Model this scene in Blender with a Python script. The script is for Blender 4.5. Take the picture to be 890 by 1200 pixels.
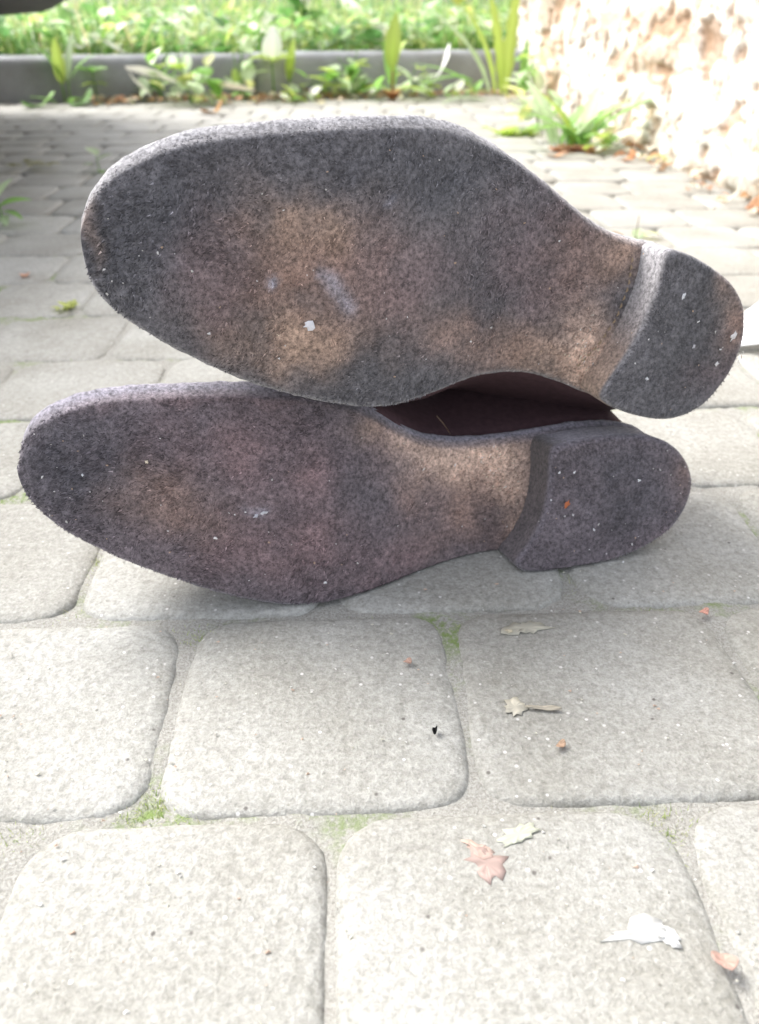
import bpy, math, random
import numpy as np
from mathutils import Vector, Matrix
random.seed(7); RS = np.random.RandomState(11)
for o in list(bpy.data.objects): bpy.data.objects.remove(o)
S = bpy.context.scene; C = S.collection
R = math.radians

# ------------------------------------------------------------------ camera
TH = R(32.06); FP = 942.0; CAMH = 0.22
cam = bpy.data.cameras.new('camera'); co = bpy.data.objects.new('camera', cam); C.objects.link(co)
co.location = (0, 0, CAMH); co.rotation_euler = (math.pi/2 - TH, 0, 0)
cam.sensor_fit = 'VERTICAL'; cam.sensor_height = 36.0; cam.lens = FP/1200*36
cam.clip_start = 0.01; cam.clip_end = 500
cam.dof.use_dof = True; cam.dof.focus_distance = 0.30; cam.dof.aperture_fstop = 12.0
S.camera = co
# ------------------------------------------------------------------ sky, sun, exposure
SUN = Vector((-0.50, 0.38, 0.74)).normalized()          # towards the sun
w = bpy.data.worlds.new('World'); S.world = w; w.use_nodes = True
nt = w.node_tree; nt.nodes.clear()
sky = nt.nodes.new('ShaderNodeTexSky'); sky.sky_type = 'NISHITA'; sky.sun_disc = False
sky.sun_elevation = math.asin(SUN.z); sky.sun_rotation = math.atan2(SUN.x, SUN.y)
sky.dust_density = 3.5; sky.air_density = 0.7; sky.ozone_density = 1.0
bg = nt.nodes.new('ShaderNodeBackground'); bg.inputs['Strength'].default_value = 0.15
wo = nt.nodes.new('ShaderNodeOutputWorld')
hs = nt.nodes.new('ShaderNodeHueSaturation'); hs.inputs['Saturation'].default_value = .35; nt.links.new(sky.outputs[0], hs.inputs['Color'])
nt.links.new(hs.outputs[0], bg.inputs[0]); nt.links.new(bg.outputs[0], wo.inputs[0])
sl = bpy.data.lights.new('sun', 'SUN'); sl.energy = 1.35; sl.angle = R(32); sl.color = (1.0, 0.975, 0.94)
so = bpy.data.objects.new('sun', sl); C.objects.link(so); so.rotation_euler = SUN.to_track_quat('Z', 'Y').to_euler()
S.view_settings.view_transform = 'Standard'; S.view_settings.look = 'None'
S.view_settings.gamma = 1.0; S.view_settings.exposure = 1.60

# ------------------------------------------------------------------ helpers
CAM = np.array([0, 0, CAMH])
_F = np.array([0, math.cos(TH), -math.sin(TH)]); _U = np.array([0, math.sin(TH), math.cos(TH)]); _R = np.array([1.0, 0, 0])
def ray(px, py): return _F + (px-445)/FP*_R - (py-600)/FP*_U
def gnd(px, py, z=0.0):
    d = ray(px, py); t = (z-CAMH)/d[2]; return CAM + d*t
def atD(px, py, D):
    d = ray(px, py); return CAM + d*(D/d[1])

def tag(o, label=None, cat=None, group=None, kind=None):
    if label: o['label'] = label
    if cat: o['category'] = cat
    if group: o['group'] = group
    if kind: o['kind'] = kind
    return o
def link(o, parent=None):
    C.objects.link(o)
    if parent is not None: o.parent = parent
    return o
def empty(name, loc=(0, 0, 0), rz=0.0):
    o = bpy.data.objects.new(name, None); o.location = loc; o.rotation_euler = (0, 0, rz); o.empty_display_size = .02
    return link(o)
def mesh_np(name, V, Fc, mat, parent=None, col=None, smooth=True, n=None):
    """V (N,3); Fc either (M,k) array or list of lists"""
    me = bpy.data.meshes.new(name)
    V = np.asarray(V, dtype=np.float32)
    if isinstance(Fc, np.ndarray):
        M, k = Fc.shape
        me.vertices.add(len(V)); me.vertices.foreach_set('co', V.ravel())
        me.loops.add(M*k); me.loops.foreach_set('vertex_index', Fc.astype(np.int32).ravel())
        me.polygons.add(M); me.polygons.foreach_set('loop_start', np.arange(0, M*k, k, dtype=np.int32))
        me.polygons.foreach_set('loop_total', np.full(M, k, dtype=np.int32))
        me.update(calc_edges=True)
    else:
        me.from_pydata(V.tolist(), [], Fc); me.update()
    if smooth: me.polygons.foreach_set('use_smooth', np.ones(len(me.polygons), dtype=bool))
    if col is not None:
        a = me.color_attributes.new('Col', 'FLOAT_COLOR', 'POINT')
        c4 = np.ones((len(V), 4), dtype=np.float32); c4[:, :3] = col
        a.data.foreach_set('color', c4.ravel())
    me.materials.append(mat)
    return link(bpy.data.objects.new(name, me), parent)

def _h(ix, iy, iz, seed):
    n = (ix*374761393 + iy*668265263 + iz*2147483647 + seed*1274126177) & 0x7fffffff
    n = ((n ^ (n >> 13))*1274126177) & 0x7fffffff
    return ((n ^ (n >> 16)) & 0xffff)/65535.0
def vnoise(P, scale, seed=0):
    p = np.asarray(P, dtype=np.float64)*scale; i = np.floor(p).astype(np.int64); f = p-i; f = f*f*(3-2*f); r = 0
    for dx in (0, 1):
        for dy in (0, 1):
            for dz in (0, 1):
                wgt = (f[:, 0] if dx else 1-f[:, 0])*(f[:, 1] if dy else 1-f[:, 1])*(f[:, 2] if dz else 1-f[:, 2])
                r = r + wgt*_h(i[:, 0]+dx, i[:, 1]+dy, i[:, 2]+dz, seed)
    return r
def fbm(P, scale, oct=4, seed=0, gain=.5):
    s = 0; a = 1; t = 0
    for k in range(oct):
        s = s + a*vnoise(P, scale*2**k, seed+k*17); t += a; a *= gain
    return s/t

# ------------------------------------------------------------------ materials
def mat_base(name):
    m = bpy.data.materials.new(name); m.use_nodes = True; n = m.node_tree.nodes; l = m.node_tree.links
    return m, n, l, n['Principled BSDF'], n['Material Output']
def ramp(n, stops):
    r = n.new('ShaderNodeValToRGB'); e = r.color_ramp.elements
    while len(e) < len(stops): e.new(.5)
    for q, (p, c) in zip(e, stops): q.position = p; q.color = (*c, 1) if len(c) == 3 else c
    return r
def mix(n, l, t, a, b, f):
    m = n.new('ShaderNodeMix'); m.data_type = 'RGBA'; m.blend_type = t
    for k, v in ((6, a), (7, b), (0, f)):
        if hasattr(v, 'is_linked') or hasattr(v, 'links'): l.new(v, m.inputs[k])
        elif k == 0: m.inputs[0].default_value = v
        else: m.inputs[k].default_value = (*v, 1)
    return m.outputs[2]
def noise(n, l, vec, scale, detail=4, rough=.55):
    t = n.new('ShaderNodeTexNoise'); t.inputs['Scale'].default_value = scale; t.inputs['Detail'].default_value = detail
    t.inputs['Roughness'].default_value = rough; l.new(vec, t.inputs['Vector']); return t
def voro(n, l, vec, scale, feat='F1'):
    t = n.new('ShaderNodeTexVoronoi'); t.inputs['Scale'].default_value = scale; t.feature = feat; l.new(vec, t.inputs['Vector']); return t
def bump(n, l, h, strength, dist, target, prev=None):
    b = n.new('ShaderNodeBump'); b.inputs['Strength'].default_value = strength; b.inputs['Distance'].default_value = dist
    l.new(h, b.inputs['Height']); l.new(b.outputs[0], target)
    if prev: l.new(prev, b.inputs['Normal'])
    return b.outputs[0]

def concrete(name, dark, light, speck=(.62, .61, .59), per_obj=True):
    m, n, l, p, out = mat_base(name)
    g = n.new('ShaderNodeNewGeometry'); pos = g.outputs['Position']
    big = noise(n, l, pos, 14, 3); mid = noise(n, l, pos, 300, 5, .75); fine = noise(n, l, pos, 800, 3, .7)
    r = ramp(n, [(.34, dark), (.66, light)]); l.new(mid.outputs['Fac'], r.inputs[0])
    rb = ramp(n, [(.3, (.80, .79, .76)), (.7, (1.10, 1.11, 1.13))]); l.new(big.outputs['Fac'], rb.inputs[0])
    c = mix(n, l, 'MULTIPLY', r.outputs[0], rb.outputs[0], 1.0)
    rf = ramp(n, [(.3, (.72, .72, .72)), (.7, (1.25, 1.25, 1.25))]); l.new(fine.outputs['Fac'], rf.inputs[0])
    c = mix(n, l, 'MULTIPLY', c, rf.outputs[0], .8)
    # pale aggregate grains
    v = voro(n, l, pos, 330); rv = ramp(n, [(.16, (1, 1, 1)), (.26, (0, 0, 0))]); l.new(v.outputs['Distance'], rv.inputs[0])
    vr = ramp(n, [(.80, (0, 0, 0)), (.84, (1, 1, 1))]); l.new(v.outputs['Color'], vr.inputs[0])
    f1 = mix(n, l, 'MULTIPLY', rv.outputs[0], vr.outputs[0], 1.0)
    c = mix(n, l, 'MIX', c, speck, f1)
    # dark pits
    v2 = voro(n, l, pos, 210); r2 = ramp(n, [(.10, (1, 1, 1)), (.2, (0, 0, 0))]); l.new(v2.outputs['Distance'], r2.inputs[0])
    vr2 = ramp(n, [(.86, (0, 0, 0)), (.89, (1, 1, 1))]); l.new(v2.outputs['Color'], vr2.inputs[0])
    f2 = mix(n, l, 'MULTIPLY', r2.outputs[0], vr2.outputs[0], .8)
    c = mix(n, l, 'MIX', c, (.12, .11, .10), f2)
    if per_obj:
        oi = n.new('ShaderNodeObjectInfo'); ro = ramp(n, [(0, (.9, .89, .87)), (1, (1.08, 1.08, 1.08))]); l.new(oi.outputs['Random'], ro.inputs[0])
        c = mix(n, l, 'MULTIPLY', c, ro.outputs[0], 1.0)
    l.new(c, p.inputs['Base Color']); p.inputs['Roughness'].default_value = .6; p.inputs['Specular IOR Level'].default_value = .45
    b1 = bump(n, l, mid.outputs['Fac'], .6, .0015, p.inputs['Normal'])
    bump(n, l, fine.outputs['Fac'], .5, .0006, p.inputs['Normal'], b1)
    return m
M_pave = concrete('paving_concrete', (.275, .270, .240), (.435, .430, .400))
M_kerb = concrete('kerb_concrete', (.27, .285, .31), (.38, .395, .42), (.4, .4, .4))

def sand_mat():
    m, n, l, p, out = mat_base('joint_sand')
    g = n.new('ShaderNodeNewGeometry'); pos = g.outputs['Position']
    a = noise(n, l, pos, 900, 3, .8); b = noise(n, l, pos, 22, 4); d = noise(n, l, pos, 230, 3, .7)
    r = ramp(n, [(.3, (.24, .23, .20)), (.55, (.40, .39, .355)), (.75, (.55, .54, .5))]); l.new(a.outputs['Fac'], r.inputs[0])
    rb = ramp(n, [(.50, (0, 0, 0)), (.64, (1, 1, 1))]); l.new(b.outputs['Fac'], rb.inputs[0])
    rd = ramp(n, [(.4, (0, 0, 0)), (.6, (1, 1, 1))]); l.new(d.outputs['Fac'], rd.inputs[0])
    f = mix(n, l, 'MULTIPLY', rb.outputs[0], rd.outputs[0], 1.0)
    c = mix(n, l, 'MIX', r.outputs[0], (.2, .27, .09), f)
    l.new(c, p.inputs['Base Color']); p.inputs['Roughness'].default_value = .95
    bump(n, l, a.outputs['Fac'], .9, .0012, p.inputs['Normal'])
    return m
M_sand = sand_mat()
def soil_mat(name, c1, c2):
    m, n, l, p, out = mat_base(name)
    g = n.new('ShaderNodeNewGeometry'); a = noise(n, l, g.outputs['Position'], 30, 8, .7)
    r = ramp(n, [(.3, c1), (.7, c2)]); l.new(a.outputs['Fac'], r.inputs[0]); l.new(r.outputs[0], p.inputs['Base Color'])
    p.inputs['Roughness'].default_value = .95; bump(n, l, a.outputs['Fac'], .8, .02, p.inputs['Normal'])
    return m
M_soil = soil_mat('soil', (.10, .08, .05), (.2, .19, .1))
M_ground = soil_mat('packed_ground', (.2, .18, .15), (.3, .28, .24))

def col_mat(name, rough=.9, sheen=0.0, transl=0.0, spec=.3, bumps=None):
    m, n, l, p, out = mat_base(name)
    a = n.new('ShaderNodeVertexColor'); a.layer_name = 'Col'
    l.new(a.outputs[0], p.inputs['Base Color']); p.inputs['Roughness'].default_value = rough; p.inputs['Specular IOR Level'].default_value = spec
    if sheen: p.inputs['Sheen Weight'].default_value = sheen; p.inputs['Sheen Roughness'].default_value = .6
    if transl:
        t = n.new('ShaderNodeBsdfTranslucent'); mx = n.new('ShaderNodeMixShader'); mx.inputs[0].default_value = transl
        h = n.new('ShaderNodeHueSaturation'); h.inputs['Value'].default_value = 1.5; h.inputs['Saturation'].default_value = 1.0
        l.new(a.outputs[0], h.inputs['Color']); l.new(h.outputs[0], t.inputs[0])
        l.new(p.outputs[0], mx.inputs[1]); l.new(t.outputs[0], mx.inputs[2]); l.new(mx.outputs[0], out.inputs[0])
    if bumps:
        g = n.new('ShaderNodeNewGeometry')
        q1 = noise(n, l, g.outputs['Position'], 620, 4, .75); r1 = ramp(n, [(.35, (.42, .42, .42)), (.66, (1.65, 1.65, 1.65))]); l.new(q1.outputs['Fac'], r1.inputs[0])
        if name.startswith('rough'): r1.color_ramp.elements[0].color = (.62, .58, .52, 1); r1.color_ramp.elements[1].color = (1.12, 1.12, 1.12, 1); q1.inputs['Scale'].default_value = 110
        if 1: l.new(mix(n, l, 'MULTIPLY', a.outputs[0], r1.outputs[0], 1.0), p.inputs['Base Color'])
        for sc, st, ds in bumps:
            q = noise(n, l, g.outputs['Position'], sc, 4, .65); bump(n, l, q.outputs['Fac'], st, ds, p.inputs['Normal'])
    return m
M_felt = col_mat('felt_sole', 1.0, .25, 0, .08, [(420, .8, .0016), (1200, .5, .0006)])
M_fibre = col_mat('felt_fibre', .95, .2, .12, .08)
M_leaf = col_mat('leaf', .5, 0, .45, .4)
M_grass = col_mat('grass_blade', .5, 0, .5, .4)
M_dry = col_mat('dry_leaf', .8, 0, .25, .2)
M_wall = col_mat('rough_render', .95, 0, 0, .15, [(90, .9, .005), (380, .6, .0012)])
def plain(name, c, rough=.5, metal=0, spec=.5, bsc=None):
    m, n, l, p, out = mat_base(name)
    g = n.new('ShaderNodeNewGeometry'); q = noise(n, l, g.outputs['Position'], bsc or 60, 5)
    r = ramp(n, [(.3, tuple(x*.8 for x in c)), (.7, tuple(min(1, x*1.15) for x in c))]); l.new(q.outputs['Fac'], r.inputs[0])
    l.new(r.outputs[0], p.inputs['Base Color']); p.inputs['Roughness'].default_value = rough; p.inputs['Metallic'].default_value = metal
    p.inputs['Specular IOR Level'].default_value = spec
    if bsc: bump(n, l, q.outputs['Fac'], .3, .0006, p.inputs['Normal'])
    return m
M_leather = plain('dark_leather', (.080, .045, .050), .8, 0, .25, 350)
M_lining = plain('shoe_lining', (.10, .07, .06), .9, 0, .2, 300)
M_thread = plain('stitch_thread', (.33, .25, .17), .9, 0, .2)
M_paint = plain('car_paint', (.012, .013, .016), .25)
M_plastic = plain('bumper_plastic', (.02, .02, .022), .6)
M_rubber = plain('tyre_rubber', (.02, .02, .02), .85)
M_rim = plain('wheel_metal', (.4, .4, .42), .35, .8)
M_glass = plain('car_glass', (.03, .035, .04), .06)
M_lamp = plain('lamp_lens', (.6, .6, .62), .1)

# ------------------------------------------------------------------ ground
def sheet(name, pts, z, mat, label=None):
    o = mesh_np(name, [(x, y, z) for x, y in pts], [list(range(len(pts)))], mat, smooth=False)
    return tag(o, label, kind='structure')
sheet('ground', [(-90, -90), (90, -90), (90, 90), (-90, 90)], -.06, M_ground, 'packed earth ground under the yard')

# kerb line
K0 = gnd(0, 121); K1 = gnd(575, 109)
kd = (K1-K0)/np.linalg.norm(K1-K0); kn = np.array([-kd[1], kd[0], 0])
def kpt(t, off, z): return K0 + kd*t + kn*off + np.array([0, 0, z])
KH = .112
sl_a, sl_b = kpt(-60, .085, 0), kpt(60, .085, 0)
sheet('lawn', [tuple(sl_a[:2]), tuple(sl_b[:2]), tuple((sl_b+kn*70)[:2]), tuple((sl_a+kn*70)[:2])], KH-.035, M_soil, 'soil of the lawn behind the kerb')

# paving
ROT = R(2.4); PS = .1012; D0 = .169
cr, sr = math.cos(ROT), math.sin(ROT)
def pw(a, b): return (a*cr-b*sr, a*sr+b*cr)
fixed = {-1: [-.225, -.113, -.016, .094, .2], 0: [-.19, -.0800, .028, .142, .25], 1: [-.235, -.134, -.025, .085, .19],
         2: [-.30, -.192, -.085, .025, .135, .235], 3: [-.262, -.153, -.045, .07, .17], 4: [-.31, -.206, -.1, .01, .115, .22], 5: [-.26, -.15, -.04, .07, .18], 6: [-.32, -.21, -.11, 0, .1, .2]}
yard = empty('paved_yard'); tag(yard, 'yard paved with worn grey concrete setts in rows', kind='structure')
def rounded(a0, a1, b0, b1, rc, bulge, taper, nseg):
    """outline of a barrel-sided sett"""
    ca, cb = (a0+a1)/2, (b0+b1)/2; ha, hb = (a1-a0)/2, (b1-b0)/2; pts = []
    for q, (sx, sy) in enumerate(((1, 1), (-1, 1), (-1, -1), (1, -1))):
        st = q*math.pi/2
        for k in range(nseg):
            t = st + math.pi/2*k/(nseg-1)
            x = sx*(ha-rc)+rc*math.cos(t); y = sy*(hb-rc)+rc*math.sin(t); pts.append((x, y))
        # side midpoints
        x0, y0 = pts[-1]; s2 = ((-1, 1), (-1, -1), (1, -1), (1, 1))[q]; t2 = (q+1)*math.pi/2
        x1 = s2[0]*(ha-rc)+rc*math.cos(t2); y1 = s2[1]*(hb-rc)+rc*math.sin(t2)
        for f in (.25, .5, .75): pts.append((x0+(x1-x0)*f, y0+(y1-y0)*f))
    out = []
    for x, y in pts:
        fx = 1+bulge*(1-(y/hb)**2); fy = 1+bulge*.7*(1-(x/ha)**2)
        x2 = x*fx*(1+taper*y/hb); y2 = y*fy
        out.append((ca+x2, cb+y2))
    return out
stones = []
row = -4
while D0+row*PS < 4.0:
    b0 = D0+row*PS; b1 = b0+PS
    if row in fixed: J = [q+(b0+b1)/2*sr+(.003 if row < 1 else 0) for q in fixed[row]]
    else:
        J = [(-.06 if row % 2 else -.01)+random.uniform(-.015, .015)]
    while J[-1] < .72: J.append(J[-1]+random.choice((.098, .108, .116))+random.uniform(-.003, .003))
    while J[0] > -2.6: J.insert(0, J[0]-random.choice((.098, .108, .116))-random.uniform(-.003, .003))
    for j in range(len(J)-1):
        stones.append((row, J[j], J[j+1], b0, b1))
    row += 1
def stone_geo(s, hi):
    row, a0, a1, b0, b1 = s
    rnd = random.Random(int(a0*1e4)*31+row)
    g = .0014; rc = rnd.uniform(.012, .018)
    wv = rnd.uniform(.02, .055)
    ol = rounded(a0+g+.001, a1-g-.001, b0+g, b1-g, rc, wv, rnd.uniform(-.03, .03), 6 if hi else 3)
    ol = np.array(ol); c = ol.mean(0); n = len(ol)
    dirs = ol-c; ln = np.linalg.norm(dirs, axis=1, keepdims=True); dn = dirs/ln
    prof = [(0, -.035), (0, -.0065), (.0006, -.0034), (.0016, -.0018), (.0034, -.0008), (.008, -.0003), (.018, 0.0)] if hi else [(0, -.03), (0, -.0032), (.003, -.0009), (.009, 0)]
    zt = rnd.uniform(-.0012, .0004); tx, ty = rnd.uniform(-.012, .012), rnd.uniform(-.012, .012)
    if row in (0, 1, 2): zt = rnd.uniform(-.0006, 0); tx *= .3; ty *= .3
    V = []
    for ins, z in prof:
        p = ol-dn*ins
        for q in p: V.append([q[0], q[1], z])
    k = len(prof)
    if hi:
        for f in (.6, .3):
            for q in (c+(ol-dn*.018-c)*f): V.append([q[0], q[1], 0.0])
        k += 2
    V.append([c[0], c[1], 0.0]); V = np.array(V)
    V[:, 2] += zt + (V[:, 0]-c[0])*tx + (V[:, 1]-c[1])*ty
    if hi:
        nz = fbm(np.c_[V[:, 0], V[:, 1], np.zeros(len(V))], 60, 3, 5)-.5
        V[:, 2] += nz*.0018*(V[:, 2] > -.01)
        jit = (fbm(V, 140, 2, 9)-.5)*.0022
        V[:n*4, 0] += np.tile(dn[:, 0], 4)*jit[:n*4]; V[:n*4, 1] += np.tile(dn[:, 1], 4)*jit[:n*4]
    F = []
    for r_ in range(k-1):
        for i in range(n):
            j = (i+1) % n; F.append([r_*n+i, r_*n+j, (r_+1)*n+j, (r_+1)*n+i])
    t = (k-1)*n
    for i in range(n): F.append([t+i, t+(i+1) % n, len(V)-1])
    X = V[:, 0]*cr-V[:, 1]*sr; Y = V[:, 0]*sr+V[:, 1]*cr
    return np.c_[X, Y, V[:, 2]], F
def project(P):
    d = np.asarray(P, float)-CAM; zc = d@_F
    if zc <= .02: return None
    return 445+FP*(d@_R)/zc, 600-FP*(d@_U)/zc, zc
indiv, rest = [], []
for s in stones:
    x, y = pw((s[1]+s[2])/2, (s[3]+s[4])/2)
    if ((np.array([x, y, 0])-K0)@kn) > -.035: continue
    pr = project((x, y, 0))
    if pr and -230 < pr[0] < 1100 and 125 < pr[1] < 1500: indiv.append((pr[2], s))
    else: rest.append(s)
indiv.sort(key=lambda q: q[0])
for z_, s in indiv[300:]: rest.append(s)
for z_, s in indiv[:300]:
    V, F = stone_geo(s, s[3] < .95)
    c = V.mean(0); c[2] = 0
    o = mesh_np('paving_stone', V-c, F, M_pave, yard); o.location = c
AV, AF, n0 = [], [], 0
for s in rest:
    V, F = stone_geo(s, False); AV.append(V); AF += [[i+n0 for i in f] for f in F]; n0 += len(V)
tag(mesh_np('outer_paving', np.vstack(AV), AF, M_pave, yard), kind='stuff')
# sand bed between the stones (grid, uneven)
gx, gy = np.meshgrid(np.arange(-.55, .55, .0035), np.arange(-.02, .95, .0035)); nx = gx.shape[1]
Vv = np.c_[gx.ravel(), gy.ravel(), np.zeros(gx.size)]
Vv[:, 2] = -.0026 + (fbm(Vv, 90, 3, 3)-.5)*.003
ii = (np.arange(gx.shape[0]-1)[:, None]*nx + np.arange(nx-1)[None, :]).ravel()
mesh_np('joint_sand', Vv, np.c_[ii, ii+1, ii+nx+1, ii+nx], M_sand, yard)
o = mesh_np('sand_bed', [(-2.7, -.3, -.0062), (1.0, -.3, -.0062), (1.0, 3.2, -.0062), (-2.7, 3.2, -.0062)], [[0, 1, 2, 3]], M_sand, yard)

# kerb stones
kerb = empty('kerb'); tag(kerb, 'grey concrete kerb with a rounded worn top edge along the lawn', kind='structure')
kt = [-2.35, -1.35, -.35, .70, 1.72, 2.7]
for i in range(len(kt)-1):
    t0, t1 = kt[i]+.003, kt[i+1]-.003; n = 40
    prof = [(0, -.05), (0, KH-.03), (.002, KH-.02), (.006, KH-.010), (.013, KH-.003), (.022, KH), (.075, KH+.001), (.08, KH-.004), (.08, -.05)]
    V = []; dz = random.uniform(-.004, .004); do = random.uniform(-.004, .004)
    for a in range(n+1):
        for (f, z) in prof: V.append(kpt(t0+(t1-t0)*a/n, f+do, z+(dz if z > 0 else 0)))
    V = np.array(V); V[:, :2] += ((fbm(V, 25, 4, 3)-.5)*.008)[:, None]; V[:, 2] += (fbm(V, 30, 4, 8)-.5)*.006
    k = len(prof); F = [[a*k+j, (a+1)*k+j, (a+1)*k+j+1, a*k+j+1] for a in range(n) for j in range(k-1)]
    F += [list(range(k)), [n*k+j for j in range(k)][::-1]]
    mesh_np('kerb_stone', V, F, M_kerb, kerb)

# ------------------------------------------------------------------ wall (rough render over rubble)
W0 = np.array([.56, .55]); W1 = np.array([.432, 3.05])
wl = np.linalg.norm(W1-W0); wd = (W1-W0)/wl; wn = np.array([-wd[1], wd[0]])      # wn faces -X side
if wn[0] > 0: wn = -wn
na, nh = 520, 240; HW = 1.3
aa = np.linspace(0, 1, na); hh = np.linspace(0, 1, nh)**1.5*HW-.02
A, H_ = np.meshgrid(aa*wl, hh); P3 = np.c_[A.ravel(), H_.ravel(), np.zeros(A.size)]
def cell(P, sc, seed):
    q = P[:, :2]*sc + (np.c_[vnoise(P, 9, seed), vnoise(P, 9, seed+5)]-.5)*1.2
    i = np.floor(q).astype(np.int64); b1 = np.full(len(P), 9.); b2 = np.full(len(P), 9.); idv = np.zeros(len(P))
    for dx in (-1, 0, 1):
        for dy in (-1, 0, 1):
            cx, cy = i[:, 0]+dx, i[:, 1]+dy
            px = cx+_h(cx, cy, cx*0+1, seed); py = cy+_h(cx, cy, cx*0+2, seed)
            d = np.hypot(q[:, 0]-px, q[:, 1]-py); rid = _h(cx, cy, cx*0+3, seed)
            m1 = d < b1; b2 = np.where(m1, b1, np.minimum(b2, d)); idv = np.where(m1, rid, idv); b1 = np.where(m1, d, b1)
    return b2-b1, idv
P3o = P3; P3 = P3o*np.array([.42, 1.15, 1.])
e1, id1 = cell(P3, 9, 3); e2, id2 = cell(P3, 26, 8)
n1 = fbm(P3, 6, 5, 21); n2 = fbm(P3, 40, 4, 31); n3 = np.abs(fbm(P3, 22, 4, 44)-.5)*2
n5 = fbm(P3*np.array([1.7, .8, 1]), 34, 3, 91)
pit = np.clip((n5-.56)/.08, 0, 1)
disp = .6*((n1-.5)*.06 + np.clip(e1*3, 0, 1)*.004 + id1*.006 + (n2-.5)*.008 - np.clip(.10-n3, 0, 1)*.05 - pit*.012)
P3c = P3
base_out = np.clip(1-(H_.ravel()/.12), 0, 1)*.02
disp += base_out
XY = W0[None]+np.outer(P3o[:, 0], wd)+np.outer(disp, wn)
Vw = np.c_[XY, P3o[:, 1]]
bare = np.clip((n1-.50)*6+.4*(id1-.5), 0, 1)
cream = np.array([.84, .82, .77]); tan = np.array([.56, .36, .23]); dirt = np.array([.20, .18, .11]); brick = np.array([.58, .38, .25])
cw = cream[None]*(0.88+.25*n2[:, None])
t1 = np.clip((fbm(P3, 13, 4, 71)-.53)*7, 0, 1)[:, None]; cw = cw*(1-t1*.6)+brick[None]*t1*.6
cr_ = np.clip((.08-n3)*14, 0, 1)[:, None]; cw = cw*(1-cr_*.7)+tan[None]*cr_*.7
cp = (pit*.75)[:, None]; cw = cw*(1-cp)+tan[None]*.8*cp
g_ = (np.clip(1-P3o[:, 1]/.13, 0, 1)*np.clip((fbm(P3, 30, 3, 81)-.38)*5, 0, 1))[:, None]*.6; cw = cw*(1-g_)+dirt[None]*g_
ii = (np.arange(nh-1)[:, None]*na+np.arange(na-1)[None, :]).ravel()
wall = empty('rough_wall', (0, 0, 0)); tag(wall, 'rough crumbling cream rendered wall with reddish bare patches', 'wall')
mesh_np('render_coat', Vw, np.c_[ii, ii+na, ii+na+1, ii+1], M_wall, wall, cw)
bk = []
for p_ in (W0, W1):
    for off in (-.055, -.4):
        q = p_+wn*off; bk.append(q)
c = [bk[0], bk[2], bk[3], bk[1]]
Vb = [(q[0], q[1], -.05) for q in c]+[(q[0], q[1], HW+.02) for q in c]
mesh_np('wall_core', Vb, [[0, 1, 2, 3], [4, 5, 6, 7], [0, 1, 5, 4], [1, 2, 6, 5], [2, 3, 7, 6], [3, 0, 4, 7]], M_wall, wall, np.tile([.6, .55, .48], (8, 1)), smooth=False)
# end face of the render towards the lawn
e_ = [(Vw[k*na+na-1]) for k in range(nh)]; Ve = [tuple(v) for v in e_]+[(bk[2][0], bk[2][1], v[2]) for v in e_]
mesh_np('wall_end', Ve, [[k, k+1, nh+k+1, nh+k] for k in range(nh-1)], M_wall, wall, np.tile([.62, .58, .5], (len(Ve), 1)))

# ------------------------------------------------------------------ shoes
def smooth_interp(xs, ys, x):
    """monotone-ish cubic through sorted xs"""
    xs = np.asarray(xs, float); ys = np.asarray(ys, float); o = np.argsort(xs); xs, ys = xs[o], ys[o]
    d = np.gradient(ys, xs); i = np.clip(np.searchsorted(xs, x)-1, 0, len(xs)-2)
    h = xs[i+1]-xs[i]; t = np.clip((x-xs[i])/h, 0, 1)
    return (2*t**3-3*t**2+1)*ys[i]+(t**3-2*t**2+t)*h*d[i]+(-2*t**3+3*t**2)*ys[i+1]+(t**3-t**2)*h*d[i+1]
def chaikin(P, k=2):
    P = np.asarray(P, float)
    for _ in range(k):
        Q = np.roll(P, -1, 0); P = np.stack([P*.75+Q*.25, P*.25+Q*.75], 1).reshape(-1, 2)
    return P
def resample(P, n):
    Q = np.vstack([P, P[:1]]); s = np.r_[0, np.cumsum(np.linalg.norm(np.diff(Q, axis=0), axis=1))]
    t = np.linspace(0, s[-1], n, endpoint=False); return np.c_[np.interp(t, s, Q[:, 0]), np.interp(t, s, Q[:, 1])]

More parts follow.
